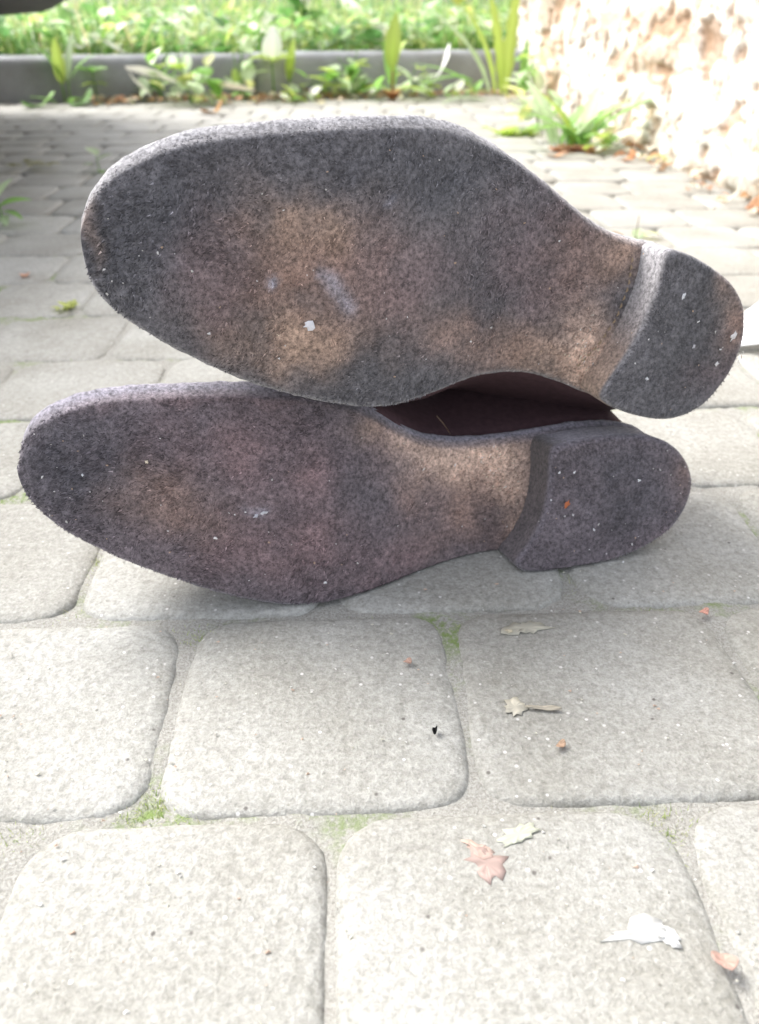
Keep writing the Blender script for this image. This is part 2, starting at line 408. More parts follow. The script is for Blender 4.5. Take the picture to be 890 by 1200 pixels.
def build_shoe(D, label):
    O = np.array(D['O']); yaw, lean, roll = D['yaw'], D['lean'], D['roll']
    U = np.array([math.cos(yaw), math.sin(yaw), 0.]); N = np.array([math.sin(yaw), -math.cos(yaw), 0.])   # N towards the viewer
    Z = np.array([0, 0, 1.]); Nl = N*math.cos(lean)+Z*math.sin(lean); Vl = np.cross(Nl, U); Vl = -Vl if Vl[2] < 0 else Vl
    U2 = U*math.cos(roll)+Vl*math.sin(roll); V2 = -U*math.sin(roll)+Vl*math.cos(roll)
    Wd = -Nl                                             # depth, away from the viewer
    HH = D['heel_h']; ub, ubr, ut = D['u_ball'], D['u_breast'], D['u_toe']
    def ws(u, v=None):
        u = np.asarray(u, float)
        a = np.clip((u-ub)/(ubr-ub), 0, 1); a = a*a*(3-2*a)
        t = np.clip((ub-u)/(ub-ut), 0, 1.2)
        return HH*a+D['spring']*t**2.2
    def back(px, py, flat=False):
        d = ray(px, py); w = 0.0
        for _ in range(8):
            Op = O+Wd*w; t = ((Op-CAM)@Nl)/(d@Nl); P = CAM+d*t; u, v = (P-O)@U2, (P-O)@V2
            w = 0.0 if flat else float(ws(u))
        return u, v
    if D.get('solve'): return back
    def world(u, v, w): return O[None]+np.outer(u, U2)+np.outer(v, V2)+np.outer(w, Wd)
    top = np.array([back(*p) for p in D['top']]); bot = np.array([back(*p) for p in D['bot']])
    heel = np.array([back(*p, flat=True) for p in D['heel']])
    brk = np.array([back(*p) for p in D['breast']])
    uend = heel[:, 0].max()-.0008
    hm = heel[:, 0].argmax(); vend = heel[hm, 1]
    toeu = min(top[:, 0].min(), bot[:, 0].min()); tv = bot[bot[:, 0].argmin(), 1]
    hin = heel[(heel[:, 0] > brk[:, 0].max()+.004)]
    def prep(P, H):
        P = [p for p in P if p[0] > toeu+1e-5]; H = [p for p in H if p[0] < uend-2e-4]
        P = P+[p for p in H]
        P.sort(key=lambda p: p[0]); Q = [P[0]]
        for p in P[1:]:
            if p[0]-Q[-1][0] > .003: Q.append(p)
        return np.array(Q)
    ht = [tuple(p) for p in hin if p[1] > vend]; hb = [tuple(p) for p in hin if p[1] <= vend]
    tp = prep([tuple(p) for p in top], ht); bt = prep([tuple(p) for p in bot], hb)
    nu, ns = 190, 64
    s_ = (1-np.cos(np.linspace(0, math.pi, nu)))/2; us = toeu+(uend-toeu)*s_
    # square-root ends: blend param in sqrt space so the ends are round
    def edge(P, sgn):
        ua = np.r_[toeu, P[:, 0], uend]; va = np.r_[tv, P[:, 1], vend]
        # parametrise by angle a=acos(1-2s)
        def par(u): return np.arccos(np.clip(1-2*(u-toeu)/(uend-toeu), -1, 1))
        return smooth_interp(par(ua), va, par(us))
    T_ = top[np.argsort(top[:, 0])]; B_ = bot[np.argsort(-bot[:, 0])]
    hs_ = sorted([tuple(p) for p in hin], key=lambda p: -math.atan2(p[1]-vend, p[0]-(uend-.03)))
    poly = np.vstack([T_, np.array(hs_), B_]); poly = resample(chaikin(poly, 3), 3000)
    a0_, a1_ = poly[:, 0].argmin(), poly[:, 0].argmax(); toeu, uend = poly[a0_, 0], poly[a1_, 0]
    ch = [np.roll(poly, -a0_, 0)]; n1_ = (a1_-a0_) % len(poly); c1, c2 = ch[0][:n1_+1], np.vstack([ch[0][n1_:], ch[0][:1]])[::-1]
    if c1[:, 1].mean() < c2[:, 1].mean(): c1, c2 = c2, c1
    us = toeu+(uend-toeu)*s_
    vt = np.interp(us, np.maximum.accumulate(c1[:, 0])+np.arange(len(c1))*1e-10, c1[:, 1]); vb = np.interp(us, np.maximum.accumulate(c2[:, 0])+np.arange(len(c2))*1e-10, c2[:, 1])
    k5 = np.array([1, 2, 3, 2, 1])/9.
    for arr in (vt, vb): arr[6:-6] = np.convolve(arr, k5, 'valid')[4:-4]
    TK = D['thick']
    # colours
    blobs = [(*back(px, py), ru, rv, ang, np.array(c_), st) for (px, py, ru, rv, ang, c_, st) in D['blobs']]
    base = np.array(D['base'])
    def colour(u, v, w, rim=None, heel_side=False):
        P = np.c_[u, v, w*0+D['seed']]; n_ = fbm(P, 70, 4, D['seed'])
        c_ = base[None]*(.62+.75*fbm(P, 35, 3, D['seed']+3))[:, None]*np.ones((len(u), 1))
        warp = (fbm(P, 60, 3, D['seed']+9)-.5)*.016
        for (bu, bv, ru, rv, ang, cc, st) in blobs:
            if (bu > heel[:, 0].mean()-.020) != heel_side: continue
            du, dv = u-bu+warp, v-bv-warp; ca, sa = math.cos(ang), math.sin(ang); x = (du*ca+dv*sa)/ru; y = (-du*sa+dv*ca)/rv
            k = np.exp(-(x*x+y*y)**1.3)*st*np.clip(.75+1.3*(n_-.4), .3, 1.2); k = np.clip(k, 0, 1)[:, None]
            c_ = c_*(1-k)+cc[None]*(.8+.5*n_[:, None])*k
        mott = fbm(P, 420, 2, D['seed']+40); c_ = c_*(.7+.6*mott)[:, None]
        if rim is not None: c_ = c_*(1-rim[:, None])+np.array(D['lit_rimcol'])[None]*(.75+.5*n_[:, None])*rim[:, None]  # edge walls paler than the felt: sky light on them put into the colour
        return c_
    root = empty('shoe', tuple(O)); tag(root, label, 'shoe', 'pair of shoes lying on their sides')
    off = -O
    def clampg(Vx):
        Vx = Vx.copy(); Vx[:, 2] = np.maximum(Vx[:, 2], .0006); return Vx
    # ---- sole: closed loop cross-sections
    loop = []; rim = []
    wid = vt-vb
    sv = (1-np.cos(np.linspace(0, math.pi, ns)))/2; sv = .45*sv+.55*np.linspace(0, 1, ns)
    crown = .0022; rr = .0022
    for s in sv:
        v = vb+wid*s; de = np.minimum(s, 1-s)*wid; w = ws(us)+crown*(2*abs(s-.5))**3+rr*np.clip(1-de/rr, 0, 1)**2
        loop.append((v, w)); rim.append(np.clip(1-de/.0025, 0, 1)*.5)
    for f in (.3, .6, .85, 1.0):
        ex = .0006*math.sin(f*3); loop.append((vt+ex-(.0015 if f == 1 else 0), ws(us)+crown+rr+(TK-rr-crown)*f)); rim.append(np.ones(nu))
    for s in (.8, .5, .2): loop.append((vb+wid*s, ws(us)+TK+0*us)); rim.append(np.ones(nu))
    for f in (1.0, .85, .6, .3):
        ex = .0006*math.sin(f*3); loop.append((vb-ex+(.0015 if f == 1 else 0), ws(us)+crown+rr+(TK-rr-crown)*f)); rim.append(np.ones(nu))
    fl_u = D['flare']*np.interp((us-toeu)/(uend-toeu), [0, .012, .04, .12, .42, .58, 1], [0, .3, .8, 1, 1, D['flare_waist'], D['flare_heel']])
    for q_, f in zip(range(ns, ns+4), (.3, .6, .85, 1.0)): loop[q_] = (loop[q_][0]+fl_u*min(1, f*1.5), loop[q_][1])
    L = len(loop); vv = np.array([l_[0] for l_ in loop]).T.ravel(); ww = np.array([l_[1] for l_ in loop]).T.ravel()
    uu = np.repeat(us, L); rm = np.array(rim).T.ravel()
    Pn = np.c_[uu, vv, ww]; dd = (fbm(Pn, 260, 3, 4)-.5)*.0011+(fbm(Pn, 45, 2, 6)-.5)*.0012
    vv2 = vv+(fbm(Pn, 330, 2, 14)-.5)*.0011*(rm > .4)
    Vs = world(uu, vv2, ww+dd)
    ii = (np.arange(nu-1)[:, None]*L+np.arange(L)[None, :]).ravel(); jj = (np.arange(nu-1)[:, None]*L+(np.arange(L)[None, :]+1) % L).ravel()
    Fs = np.c_[ii, jj, jj+L, ii+L]
    mesh_np('sole', clampg(Vs)+off, Fs, M_felt, root, colour(uu, vv, ww, rm))
    # ---- heel block (polar)
    ho = resample(chaikin(heel, 2), 120); c0 = ho.mean(0); nr = 26
    dvec = ho-c0; dl = np.linalg.norm(dvec, axis=1); rings = []; rmh = []
    for k in range(1, nr+1):
        f = k/nr; p = c0+dvec*f; de = dl*(1-f); rings.append(np.c_[p, .0004+.0016*np.clip(1-de/.002, 0, 1)**2+0*de]); rmh.append(np.clip(1-de/.0025, 0, 1)*.35)
    hb_ = D['heel_top']
    for f in (.15, .35, .6, .8, 1.0):
        p = c0+dvec*(1-.0*f); wtop = ws(p[:, 0])+.002
        wtop = np.maximum(wtop, HH*.97+.002)
        # the breast leans towards the toe at its root
        lean_ = np.clip((-(dvec[:, 0])/dl-.35)*1.8, 0, 1)*hb_*f
        rings.append(np.c_[p[:, 0]-lean_, p[:, 1], .002+(wtop-.002)*f]); rmh.append(np.ones(120)*1.0)
    RV = np.vstack([[c0[0], c0[1], .0004]]+rings); rmv = np.r_[0, np.concatenate(rmh)]
    F = [[0, 1+i, 1+(i+1) % 120] for i in range(120)]
    for k in range(len(rings)-1):
        for i in range(120):
            j = (i+1) % 120; F.append([1+k*120+i, 1+(k+1)*120+i, 1+(k+1)*120+j, 1+k*120+j])
    Pn = RV.copy(); dd = (fbm(Pn, 260, 3, 24)-.5)*.0010
    Vh = world(RV[:, 0]+dd*(rmv > .6), RV[:, 1]+dd*(rmv > .6), RV[:, 2]+dd*(rmv < .6))
    hcol = colour(RV[:, 0], RV[:, 1], RV[:, 2], rmv, True)
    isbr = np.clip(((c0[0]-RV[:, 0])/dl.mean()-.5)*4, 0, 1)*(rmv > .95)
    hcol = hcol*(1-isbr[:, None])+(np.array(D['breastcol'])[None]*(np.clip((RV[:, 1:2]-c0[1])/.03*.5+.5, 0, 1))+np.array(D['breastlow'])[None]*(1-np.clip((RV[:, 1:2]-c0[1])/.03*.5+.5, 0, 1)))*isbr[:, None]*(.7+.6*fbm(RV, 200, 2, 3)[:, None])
    mesh_np('heel', clampg(Vh)+off, F, M_felt, root, hcol)
    # ---- nap fibres on sole and heel
    def nap(P0, T1, T2, Nn, cols, length, width, name):
        m = len(P0)
        th = (fbm(P0, 60, 2, 77)*2-1)*1.6+D['nap_dir']+RS.normal(0, .45, m); el = RS.uniform(.08, .5, m)
        dr = (np.cos(th)[:, None]*T1+np.sin(th)[:, None]*T2)*np.cos(el)[:, None]+Nn*np.sin(el)[:, None]
        side = np.cross(dr, Nn); side /= np.linalg.norm(side, axis=1, keepdims=True)+1e-9
        ln_ = length*RS.uniform(.5, 1.35, m)[:, None]; wd_ = width*RS.uniform(.6, 1.3, m)[:, None]
        a = P0-side*wd_/2-Nn*.0002; b = P0+side*wd_/2-Nn*.0002; c_ = P0+dr*ln_
        V = np.stack([a, b, c_], 1).reshape(-1, 3); V = clampg(V)
        cc = cols*np.exp(RS.normal(.08, .42, m))[:, None]+0.0
        tag(mesh_np(name, V+off, np.arange(3*m).reshape(-1, 3), M_fibre, root, np.repeat(np.clip(cc, 0, .9), 3, axis=0), smooth=False), kind='stuff')
    m = 26000; ru_ = RS.uniform(toeu, uend, int(m*1.5)); wv = np.interp(ru_, us, wid); keep = (RS.uniform(0, wid.max(), len(ru_)) < wv) & (ru_ > toeu+.002) & (ru_ < uend-.002); ru_ = ru_[keep]
    rb_ = np.interp(ru_, us, vb); rw_ = np.interp(ru_, us, wid); sp = RS.uniform(0, 1, len(ru_)); rv_ = rb_+rw_*sp
    de = np.minimum(sp, 1-sp)*rw_; rwv = ws(ru_)+crown*(2*abs(sp-.5))**3+rr*np.clip(1-de/rr, 0, 1)**2
    P0 = world(ru_, rv_, rwv); k_ = len(P0); T1 = np.tile(U2, (k_, 1)); T2 = np.tile(V2, (k_, 1)); Nn = np.tile(Nl, (k_, 1))
    nap(P0, T1, T2, Nn, colour(ru_, rv_, rwv, np.clip(1-de/.0025, 0, 1)*.5), (.0016*np.clip(.35+de/.004, 0, 1))[:, None], .00055, 'nap')
    # rim fibres
    k_ = 5000; ru_ = toeu+.0006+(uend-toeu-.0012)*(1-np.cos(RS.uniform(0, math.pi, k_)))/2; sg = RS.choice([-1, 1], k_)
    ev = np.where(sg > 0, np.interp(ru_, us, vt), np.interp(ru_, us, vb)); rf_ = RS.uniform(0, 1, k_); rwv = ws(ru_)+crown+rr+(TK-rr-crown)*rf_; ev = ev+np.where(sg > 0, np.interp(ru_, us, fl_u)*np.minimum(1, rf_*1.5), 0)
    gt, gb = np.gradient(vt, us+np.arange(nu)*1e-9), np.gradient(vb, us+np.arange(nu)*1e-9)
    sl_ = np.clip(np.where(sg > 0, np.interp(ru_, us, gt), np.interp(ru_, us, gb)), -20, 20); nn2 = np.c_[-sl_*sg, sg]; nn2 /= np.linalg.norm(nn2, axis=1, keepdims=True)
    Nn = nn2[:, :1]*U2[None]+nn2[:, 1:]*V2[None]; T1 = -nn2[:, 1:]*U2[None]+nn2[:, :1]*V2[None]; P0 = world(ru_, ev, rwv)
    nap(P0, T1, np.tile(Nl, (k_, 1)), Nn, colour(ru_, ev, rwv, np.ones(k_)), .0005, .00035, 'rim_nap')
    # heel fibres
    k_ = 8000; idx = RS.randint(0, 120, k_); fr = np.sqrt(RS.uniform(0, .97, k_)); pts = c0+dvec[idx]*fr[:, None]
    P0 = world(pts[:, 0], pts[:, 1], np.full(k_, .0004)); T1 = np.tile(U2, (k_, 1)); T2 = np.tile(V2, (k_, 1)); Nn = np.tile(Nl, (k_, 1))
    nap(P0, T1, T2, Nn, colour(pts[:, 0], pts[:, 1], pts[:, 0]*0, None, True), .0009, .0004, 'heel_nap')
    # ---- leather upper
    ins = .0025; nphi = 40; Vu = []; skip = []
    sN = (us-toeu)/(uend-toeu)
    hprof = np.interp(sN, [0, .04, .12, .3, .45, .6, .75, .9, 1], [.018, .028, .036, .045, .058, .070, .074, .072, .066])
    hw0 = np.maximum(wid/2-ins, .0003); mid = (vt+vb)/2; w0 = ws(us)+TK-.001
    toe_in = .004*np.clip(1-sN/.2, 0, 1)
    for a in range(nphi+1):
        ph = math.pi*a/nphi; cc = math.copysign(abs(math.cos(ph))**.7, math.cos(ph)); ss = math.sin(ph)**.75
        cl = np.clip(sN*1.5-.3, 0, 1)
        narrow = 1-.22*ss*cl-.12*ss**2
        B = D['bulge'][0 if cc > 0 else 1]*np.interp(sN, [0, .3, .5, .68, .92, 1], [0, .15, .8, 1, .9, .3])
        Vu.append((mid+hw0*cc*narrow+math.copysign(1, cc)*B*min(1, ss*1.25)*min(1, abs(cc)*2), w0+hprof*ss*np.clip(wid/.03, 0, 1)**.5))
    Vm = np.array([a[0] for a in Vu]).T; Wm = np.array([a[1] for a in Vu]).T
    L2 = nphi+1; Vup = clampg(world(np.repeat(toeu+.014+(us-toeu)*(1-.018/(uend-toeu)), L2), Vm.ravel(), Wm.ravel()))+off
    F = []
    for i in range(nu-1):
        for a in range(nphi):
            ph = (a+.5)/nphi
            hole = .58 < sN[i] < .985 and abs(ph-.5) < .17*math.sqrt(min(1, (sN[i]-.58)/.12))
            if not hole: F.append([i*L2+a, i*L2+a+1, (i+1)*L2+a+1, (i+1)*L2+a])
    uo = mesh_np('leather_upper', Vup, F, M_leather, root)
    sd = uo.modifiers.new('Solidify', 'SOLIDIFY'); sd.thickness = .0016; sd.offset = -1
    # insole seen through the opening
    q = [i for i in range(nu) if .45 < sN[i] < .99]
    Vi = np.vstack([world(us[q], vb[q]+.006, w0[q]+.003), world(us[q], vt[q]-.006, w0[q]+.003)]); n_ = len(q)
    mesh_np('insole', clampg(Vi)+off, [[i, i+1, n_+i+1, n_+i] for i in range(n_-1)], M_lining, root)
    # ---- stitching in front of the heel breast
    if D.get('stitch'):
        st = np.array([back(*p) for p in D['stitch']]); n_ = 17
        t = np.linspace(0, len(st)-1, n_); su = np.interp(t, range(len(st)), st[:, 0]); sv_ = np.interp(t, range(len(st)), st[:, 1])
        VV, FF = [], []
        for k in range(n_-1):
            d2 = np.array([su[k+1]-su[k], sv_[k+1]-sv_[k]]); p = np.array([su[k], sv_[k]]); nrm = np.array([-d2[1], d2[0]])/np.linalg.norm(d2)*.0005
            for fa, hw_, hz in ((.15, .3, .0), (.4, 1, .0006), (.6, 1, .0006), (.85, .3, 0)):
                for sg_ in (-1, 1): q_ = p+d2*fa+nrm*sg_*hw_; VV.append([q_[0], q_[1], float(ws(q_[0]))-.0002-hz])
            b_ = len(VV)-8
            FF += [[b_, b_+1, b_+3, b_+2], [b_+2, b_+3, b_+5, b_+4], [b_+4, b_+5, b_+7, b_+6]]
        VV = np.array(VV); mesh_np('stitching', world(VV[:, 0], VV[:, 1], VV[:, 2])+off, FF, M_thread, root)
    # ---- lint and grit caught in the nap
    LV, LF, LC = [], [], []
    def speck(u, v, w, r, c_, elong=1.0, ang=0.0):
        b_ = len(LV); n_ = 11
        for k in range(n_):
            t = 2*math.pi*k/n_; rad = r*random.uniform(.45, 1.2)*.85; x = math.cos(t)*rad*elong; y = math.sin(t)*rad
            LV.append((u+x*math.cos(ang)-y*math.sin(ang), v+x*math.sin(ang)+y*math.cos(ang), w-.0003)); LC.append(c_)
        LV.append((u, v, w-.0003-r*.6)); LC.append(c_)
        for k in range(n_): LF.append([b_+k, b_+(k+1) % n_, b_+n_])
    for _ in range(D['n_specks']):
        i = random.randrange(20, nu-3); s = random.uniform(.06, .94); u = us[i]
        if s < .5 or random.random() < .5:
            fl = u > brk[:, 0].min()
            speck(u, vb[i]+wid[i]*s, -.0007 if fl else float(ws(u))-.0004, random.choice((.00022, .0003, .0003, .0005)), random.choice([(.75, .73, .72), (.6, .58, .55), (.5, .36, .26)]), random.uniform(1, 2), random.uniform(0, 3))
    for (px, py, r, el_, an, cc, onheel) in D['marks']:
        u, v = back(px, py, flat=onheel); speck(u, v, -.0008 if onheel else float(ws(u))-.0006, r, cc, el_, an)
    LV = np.array(LV); tag(mesh_np('lint', world(LV[:, 0], LV[:, 1], LV[:, 2])+off, LF, M_dry, root, np.array(LC)), kind='stuff')
    return root

GREY = (.110, .104, .110); TAN = (.34, .235, .175); LTAN = (.60, .43, .335); BRN = (.26, .170, .135); PUR = (.185, .125, .128); DK = (.070, .071, .082); SMR = (.36, .35, .40)
upper_d = dict(
    O=(-.006, .288, .085), yaw=R(16), flare=.0024, flare_waist=.1, flare_heel=.2, bulge=(0, .044), breastlow=(.42, .30, .22), lean=R(5), roll=-.15, heel_h=.017, u_ball=-.015, u_breast=.075, u_toe=-.11, spring=.012, thick=.009, heel_top=.001,
    seed=5, base=GREY, lit_rimcol=(.34, .33, .34), breastcol=(.14, .13, .145), nap_dir=R(215), n_specks=110,
    top=[(97, 254), (103, 238), (112, 224), (126, 209), (146, 194), (172, 181), (200, 170), (230, 162), (303, 153), (404, 147), (470, 145), (516, 147), (551, 155), (592, 176), (632, 204), (662, 230), (693, 258), (723, 276), (749, 284)],
    bot=[(94, 265), (95, 290), (99, 312), (106, 332), (120, 352), (142, 373), (172, 393), (210, 413), (250, 433), (290, 450), (335, 464), (385, 475), (430, 481), (465, 479), (491, 471), (531, 456), (561, 443), (607, 437), (642, 443), (667, 452), (700, 466)],
    heel=[(784, 291), (805, 296), (825, 306), (856, 327), (872, 350), (877, 376), (872, 410), (856, 443), (830, 474), (805, 489), (779, 494), (748, 489), (722, 480), (703, 468), (720, 443), (740, 413), (758, 379), (772, 342), (780, 312)],
    breast=[(749, 283), (746, 312), (737, 345), (725, 381), (699, 420), (667, 448)],
    stitch=[(741, 300), (736, 335), (722, 372), (700, 405), (675, 430)],
    blobs=[(370, 330, .033, .026, 0.2, BRN, .95), (365, 268, .014, .011, 0, TAN, .8), (352, 405, .026, .011, 0.1, TAN, .75), (402, 348, .0085, .003, -.9, SMR, .95), (465, 243, .003, .002, .9, SMR, .8), (321, 333, .003, .002, -1, SMR, .9), (383, 330, .003, .0015, -1, SMR, .9), (470, 330, .03, .02, 0, PUR, .5), (250, 330, .016, .02, 0, PUR, .5),
           (640, 422, .030, .011, -.3, TAN, .95), (690, 410, .014, .024, .8, LTAN, .9), (725, 300, .013, .013, 0, TAN, .95), (640, 300, .03, .03, 0, PUR, .55), (560, 400, .03, .012, -.2, BRN, .7), (690, 300, .02, .02, 0, BRN, .6),
           (110, 255, .004, .012, 0, TAN, .6), (848, 360, .014, .018, 0, BRN, .9), (838, 330, .012, .010, 0, TAN, .5), (820, 430, .02, .01, 0, PUR, .4), (480, 200, .05, .012, 0, DK, .6), (160, 250, .03, .03, 0, DK, .5)],
    marks=[(362, 381, .0020, 1.6, .1, (.85, .85, .88), False), 
           (858, 393, .0016, 1.9, 1.1, (.85, .82, .8), True), (838, 426, .0014, 1.2, .3, (.85, .82, .8), True), (800, 346, .0009, 2, 1.5, (.8, .8, .82), True), (757, 443, .0009, 1.2, 0, (.8, .8, .8), True), (812, 405, .0009, 1.5, 1.3, (.6, .58, .6), True)])
lower_d = dict(
    O=(-.0277, .2735, .0008), yaw=R(14), flare=.0030, flare_waist=.8, flare_heel=.25, bulge=(.034, 0), breastlow=(.12, .10, .105), lean=R(14), roll=-.06, heel_h=.020, u_ball=.0, u_breast=.085, u_toe=-.115, spring=.010, thick=.010, heel_top=.0015,
    seed=9, base=(.124, .104, .114), lit_rimcol=(.24, .225, .26), breastcol=(.085, .07, .065), nap_dir=R(200), n_specks=130,
    top=[(23, 521), (29, 508), (40, 497), (66, 482), (101, 471), (152, 465), (202, 463), (253, 461), (303, 461), (350, 464), (400, 471), (440, 487), (470, 507), (496, 519), (531, 523), (571, 521), (617, 514)],
    bot=[(18, 541), (19, 558), (25, 577), (40, 597), (66, 620), (101, 640), (152, 663), (202, 681), (253, 698), (303, 709), (354, 714), (404, 711), (450, 701), (475, 690), (516, 671), (560, 657), (597, 655)],
    heel=[(647, 526), (662, 521), (703, 513), (743, 510), (774, 513), (796, 526), (810, 546), (815, 569), (806, 597), (789, 622), (758, 642), (723, 657), (688, 668), (657, 673), (627, 674), (609, 669), (606, 660), (622, 642), (640, 607), (647, 567)],
    breast=[(619, 513), (624, 546), (622, 592), (609, 632), (597, 655)],
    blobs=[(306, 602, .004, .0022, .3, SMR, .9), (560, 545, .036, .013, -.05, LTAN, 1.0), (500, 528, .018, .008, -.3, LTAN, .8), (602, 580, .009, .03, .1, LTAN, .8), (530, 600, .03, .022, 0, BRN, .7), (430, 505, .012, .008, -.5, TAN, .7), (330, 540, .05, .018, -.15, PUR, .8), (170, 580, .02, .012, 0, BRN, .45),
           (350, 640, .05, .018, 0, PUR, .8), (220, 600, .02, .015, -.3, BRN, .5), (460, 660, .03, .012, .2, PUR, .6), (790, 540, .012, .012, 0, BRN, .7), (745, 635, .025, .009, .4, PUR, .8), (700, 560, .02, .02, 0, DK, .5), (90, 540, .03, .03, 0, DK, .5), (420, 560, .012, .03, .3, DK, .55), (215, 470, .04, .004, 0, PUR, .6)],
    marks=[(300, 604, .0009, 1.8, .4, (.55, .55, .6), False), (310, 600, .0011, 1.6, .2, (.6, .6, .62), False), (253, 630, .0009, 1.2, 0, (.85, .82, .8), False), (172, 541, .0009, 1.2, 0, (.8, .7, .55), False), (381, 682, .0008, 1.2, 0, (.8, .8, .8), False), (664, 590, .0016, 1.5, 1.2, (.55, .18, .08), True), (672, 553, .0009, 1, 0, (.85, .85, .85), True),
           (655, 553, .0008, 1, 0, (.85, .85, .85), True), (748, 562, .0010, 1.2, 0, (.85, .85, .85), True), (695, 620, .0008, 1.2, 0, (.85, .85, .85), True), (729, 658, .0008, 1, 0, (.8, .8, .8), True), (97, 556, .0008, 1, 0, (.7, .72, .75), False), (645, 585, .0006, 1, 0, (.8, .8, .8), True)])
build_shoe(lower_d, 'lower shoe of the stacked pair, lying on the setts, purplish sole with pale tan arch')
build_shoe(upper_d, 'upper shoe resting on top of the other, dark felt sole with brown worn patches')
#@@VEG
# ------------------------------------------------------------------ vegetation
def blades(name, base, h, wd_, lean, az, cols, mat, segs=4, parent=None, curl=1.0):
    """arrays: base (m,3), h, wd_, lean, az (m,), cols (m,3): each blade a bent tapered strip"""
    m = len(base); dirv = np.c_[np.cos(az), np.sin(az), np.zeros(m)]; side = np.c_[-np.sin(az), np.cos(az), np.zeros(m)]
    V = []; Cc = []
    for k in range(segs+1):
        t = k/segs; wk = wd_*(.55+.9*t-1.4*t*t if t < 1 else .02)
        ctr = base+np.outer(h*(t-.18*lean*t*t*curl), [0, 0, 1])+dirv*(h*lean*t**1.8)[:, None]
        V.append(ctr-side*wk[:, None]/2); V.append(ctr+side*wk[:, None]/2)
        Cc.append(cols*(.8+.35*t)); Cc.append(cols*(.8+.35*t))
    n = 2*(segs+1); V = np.stack(V, 1).reshape(-1, 3); Cc = np.stack(Cc, 1).reshape(-1, 3)
    b = (np.arange(m)*n)[:, None]; f = np.array([[2*k, 2*k+1, 2*k+3, 2*k+2] for k in range(segs)])
    F = (b[:, :, None]+f[None]).reshape(-1, 4)
    return mesh_np(name, V, F, mat, parent, Cc)
GREEN = np.array([[.13, .26, .05], [.22, .38, .08], [.09, .20, .05], [.32, .44, .13], [.40, .42, .18], [.20, .36, .14]])
# grass behind the kerb: clumped
m = 34000
tt = RS.uniform(-2.6, 2.4, m); dp = RS.uniform(0, 1, m)**1.5*6.2; tt *= (1+dp*.25)
b_ = K0[None]+np.outer(tt+.9, kd)+np.outer(.095+dp, kn); b_[:, 2] = KH-.035
cl = fbm(b_, 5, 3, 2); dn_ = fbm(b_, 14, 3, 12); keep = (dn_ > .50) | (RS.uniform(0, 1, m) < .22); b_, cl, dp = b_[keep], cl[keep], dp[keep]
# nothing inside the wall
inw = (b_[:, 0] > .39) & (b_[:, 1] < 3.3); b_, cl, dp = b_[~inw], cl[~inw], dp[~inw]; m = len(b_)
spt = gnd(385, 46, KH-.035); near_ = (((b_[:, 0]-spt[0])/.24)**2+((b_[:, 1]-spt[1]+.12)/.30)**2) < 1; near_ &= RS.uniform(0, 1, m) < .93
b_, cl, dp = b_[~near_], cl[~near_], dp[~near_]; m = len(b_)
hgt = (.01+.21*cl+.03*np.clip(dp, 0, 5))*RS.uniform(.35, 1.35, m)
gc = GREEN[RS.randint(0, 6, m)]*RS.uniform(.7, 1.25, m)[:, None]
dryb = RS.uniform(0, 1, m) < .05; gc[dryb] = (.5, .42, .24)
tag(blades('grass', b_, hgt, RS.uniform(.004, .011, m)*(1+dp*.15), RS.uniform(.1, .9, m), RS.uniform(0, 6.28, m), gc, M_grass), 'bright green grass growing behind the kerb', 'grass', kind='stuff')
# low broad leafed ground cover between the grass
def leaf_mesh(L, Wd, cup=.15, droop=.4, n=7, notch=0.0, teeth=0.0):
    V, F = [], []
    for k in range(n+1):
        t = k/n; w_ = Wd*math.sin(math.pi*min(1, t**.8*.97+.02))**.8*(1+teeth*(k % 2)) + .0006
        z = -droop*L*t*t
        for s in (-1, -.5, 0, .5, 1): V.append((L*(t-.1*droop*t*t), s*w_/2, z+abs(s)*cup*w_))
    for k in range(n):
        for j in range(4): F.append([k*5+j, k*5+j+1, (k+1)*5+j+1, (k+1)*5+j])
    return V, F
def place(V, loc, az, pitch, roll=0):
    M = Matrix.Rotation(az, 3, 'Z') @ Matrix.Rotation(-pitch, 3, 'Y') @ Matrix.Rotation(roll, 3, 'X'); Mn = np.array(M)
    return np.asarray(V)@Mn.T+np.asarray(loc)[None]
m = 7500; VV, FF, CC = [], [], []; nv = 0
for k in range(m):
    dpk = random.random()**1.6*3.2; t_ = random.uniform(-2.2, 2.4)*(1+dpk*.25)+.9
    p = K0+kd*t_+kn*(.10+dpk); 
    if p[0] > .38 and p[1] < 3.3: continue
    if ((p[0]-spt[0])/.22)**2+((p[1]-spt[1]+.12)/.28)**2 < 1 and random.random() < .9: continue
    p[2] = KH-.03+random.uniform(.01, .10+.02*dpk)
    L = random.uniform(.022, .07); V, F = leaf_mesh(L, L*random.uniform(.45, .95), .12, .3, 4)
    V = place(V, p, random.uniform(0, 6.28), random.uniform(-.2, 1.0)); VV.append(V); FF += [[i+nv for i in f] for f in F]; nv += len(V)
    CC.append(np.tile(np.array(random.choice([(.14, .30, .08), (.24, .40, .12), (.32, .44, .2), (.46, .52, .34), (.10, .22, .07), (.5, .56, .2), (.6, .64, .5)]))*random.uniform(.8, 1.25), (len(V), 1)))
tag(mesh_np('ground_cover', np.vstack(VV), FF, M_leaf, None, np.vstack(CC)), 'small broad leaved weeds mixed into the grass behind the kerb', 'ground cover', kind='stuff')

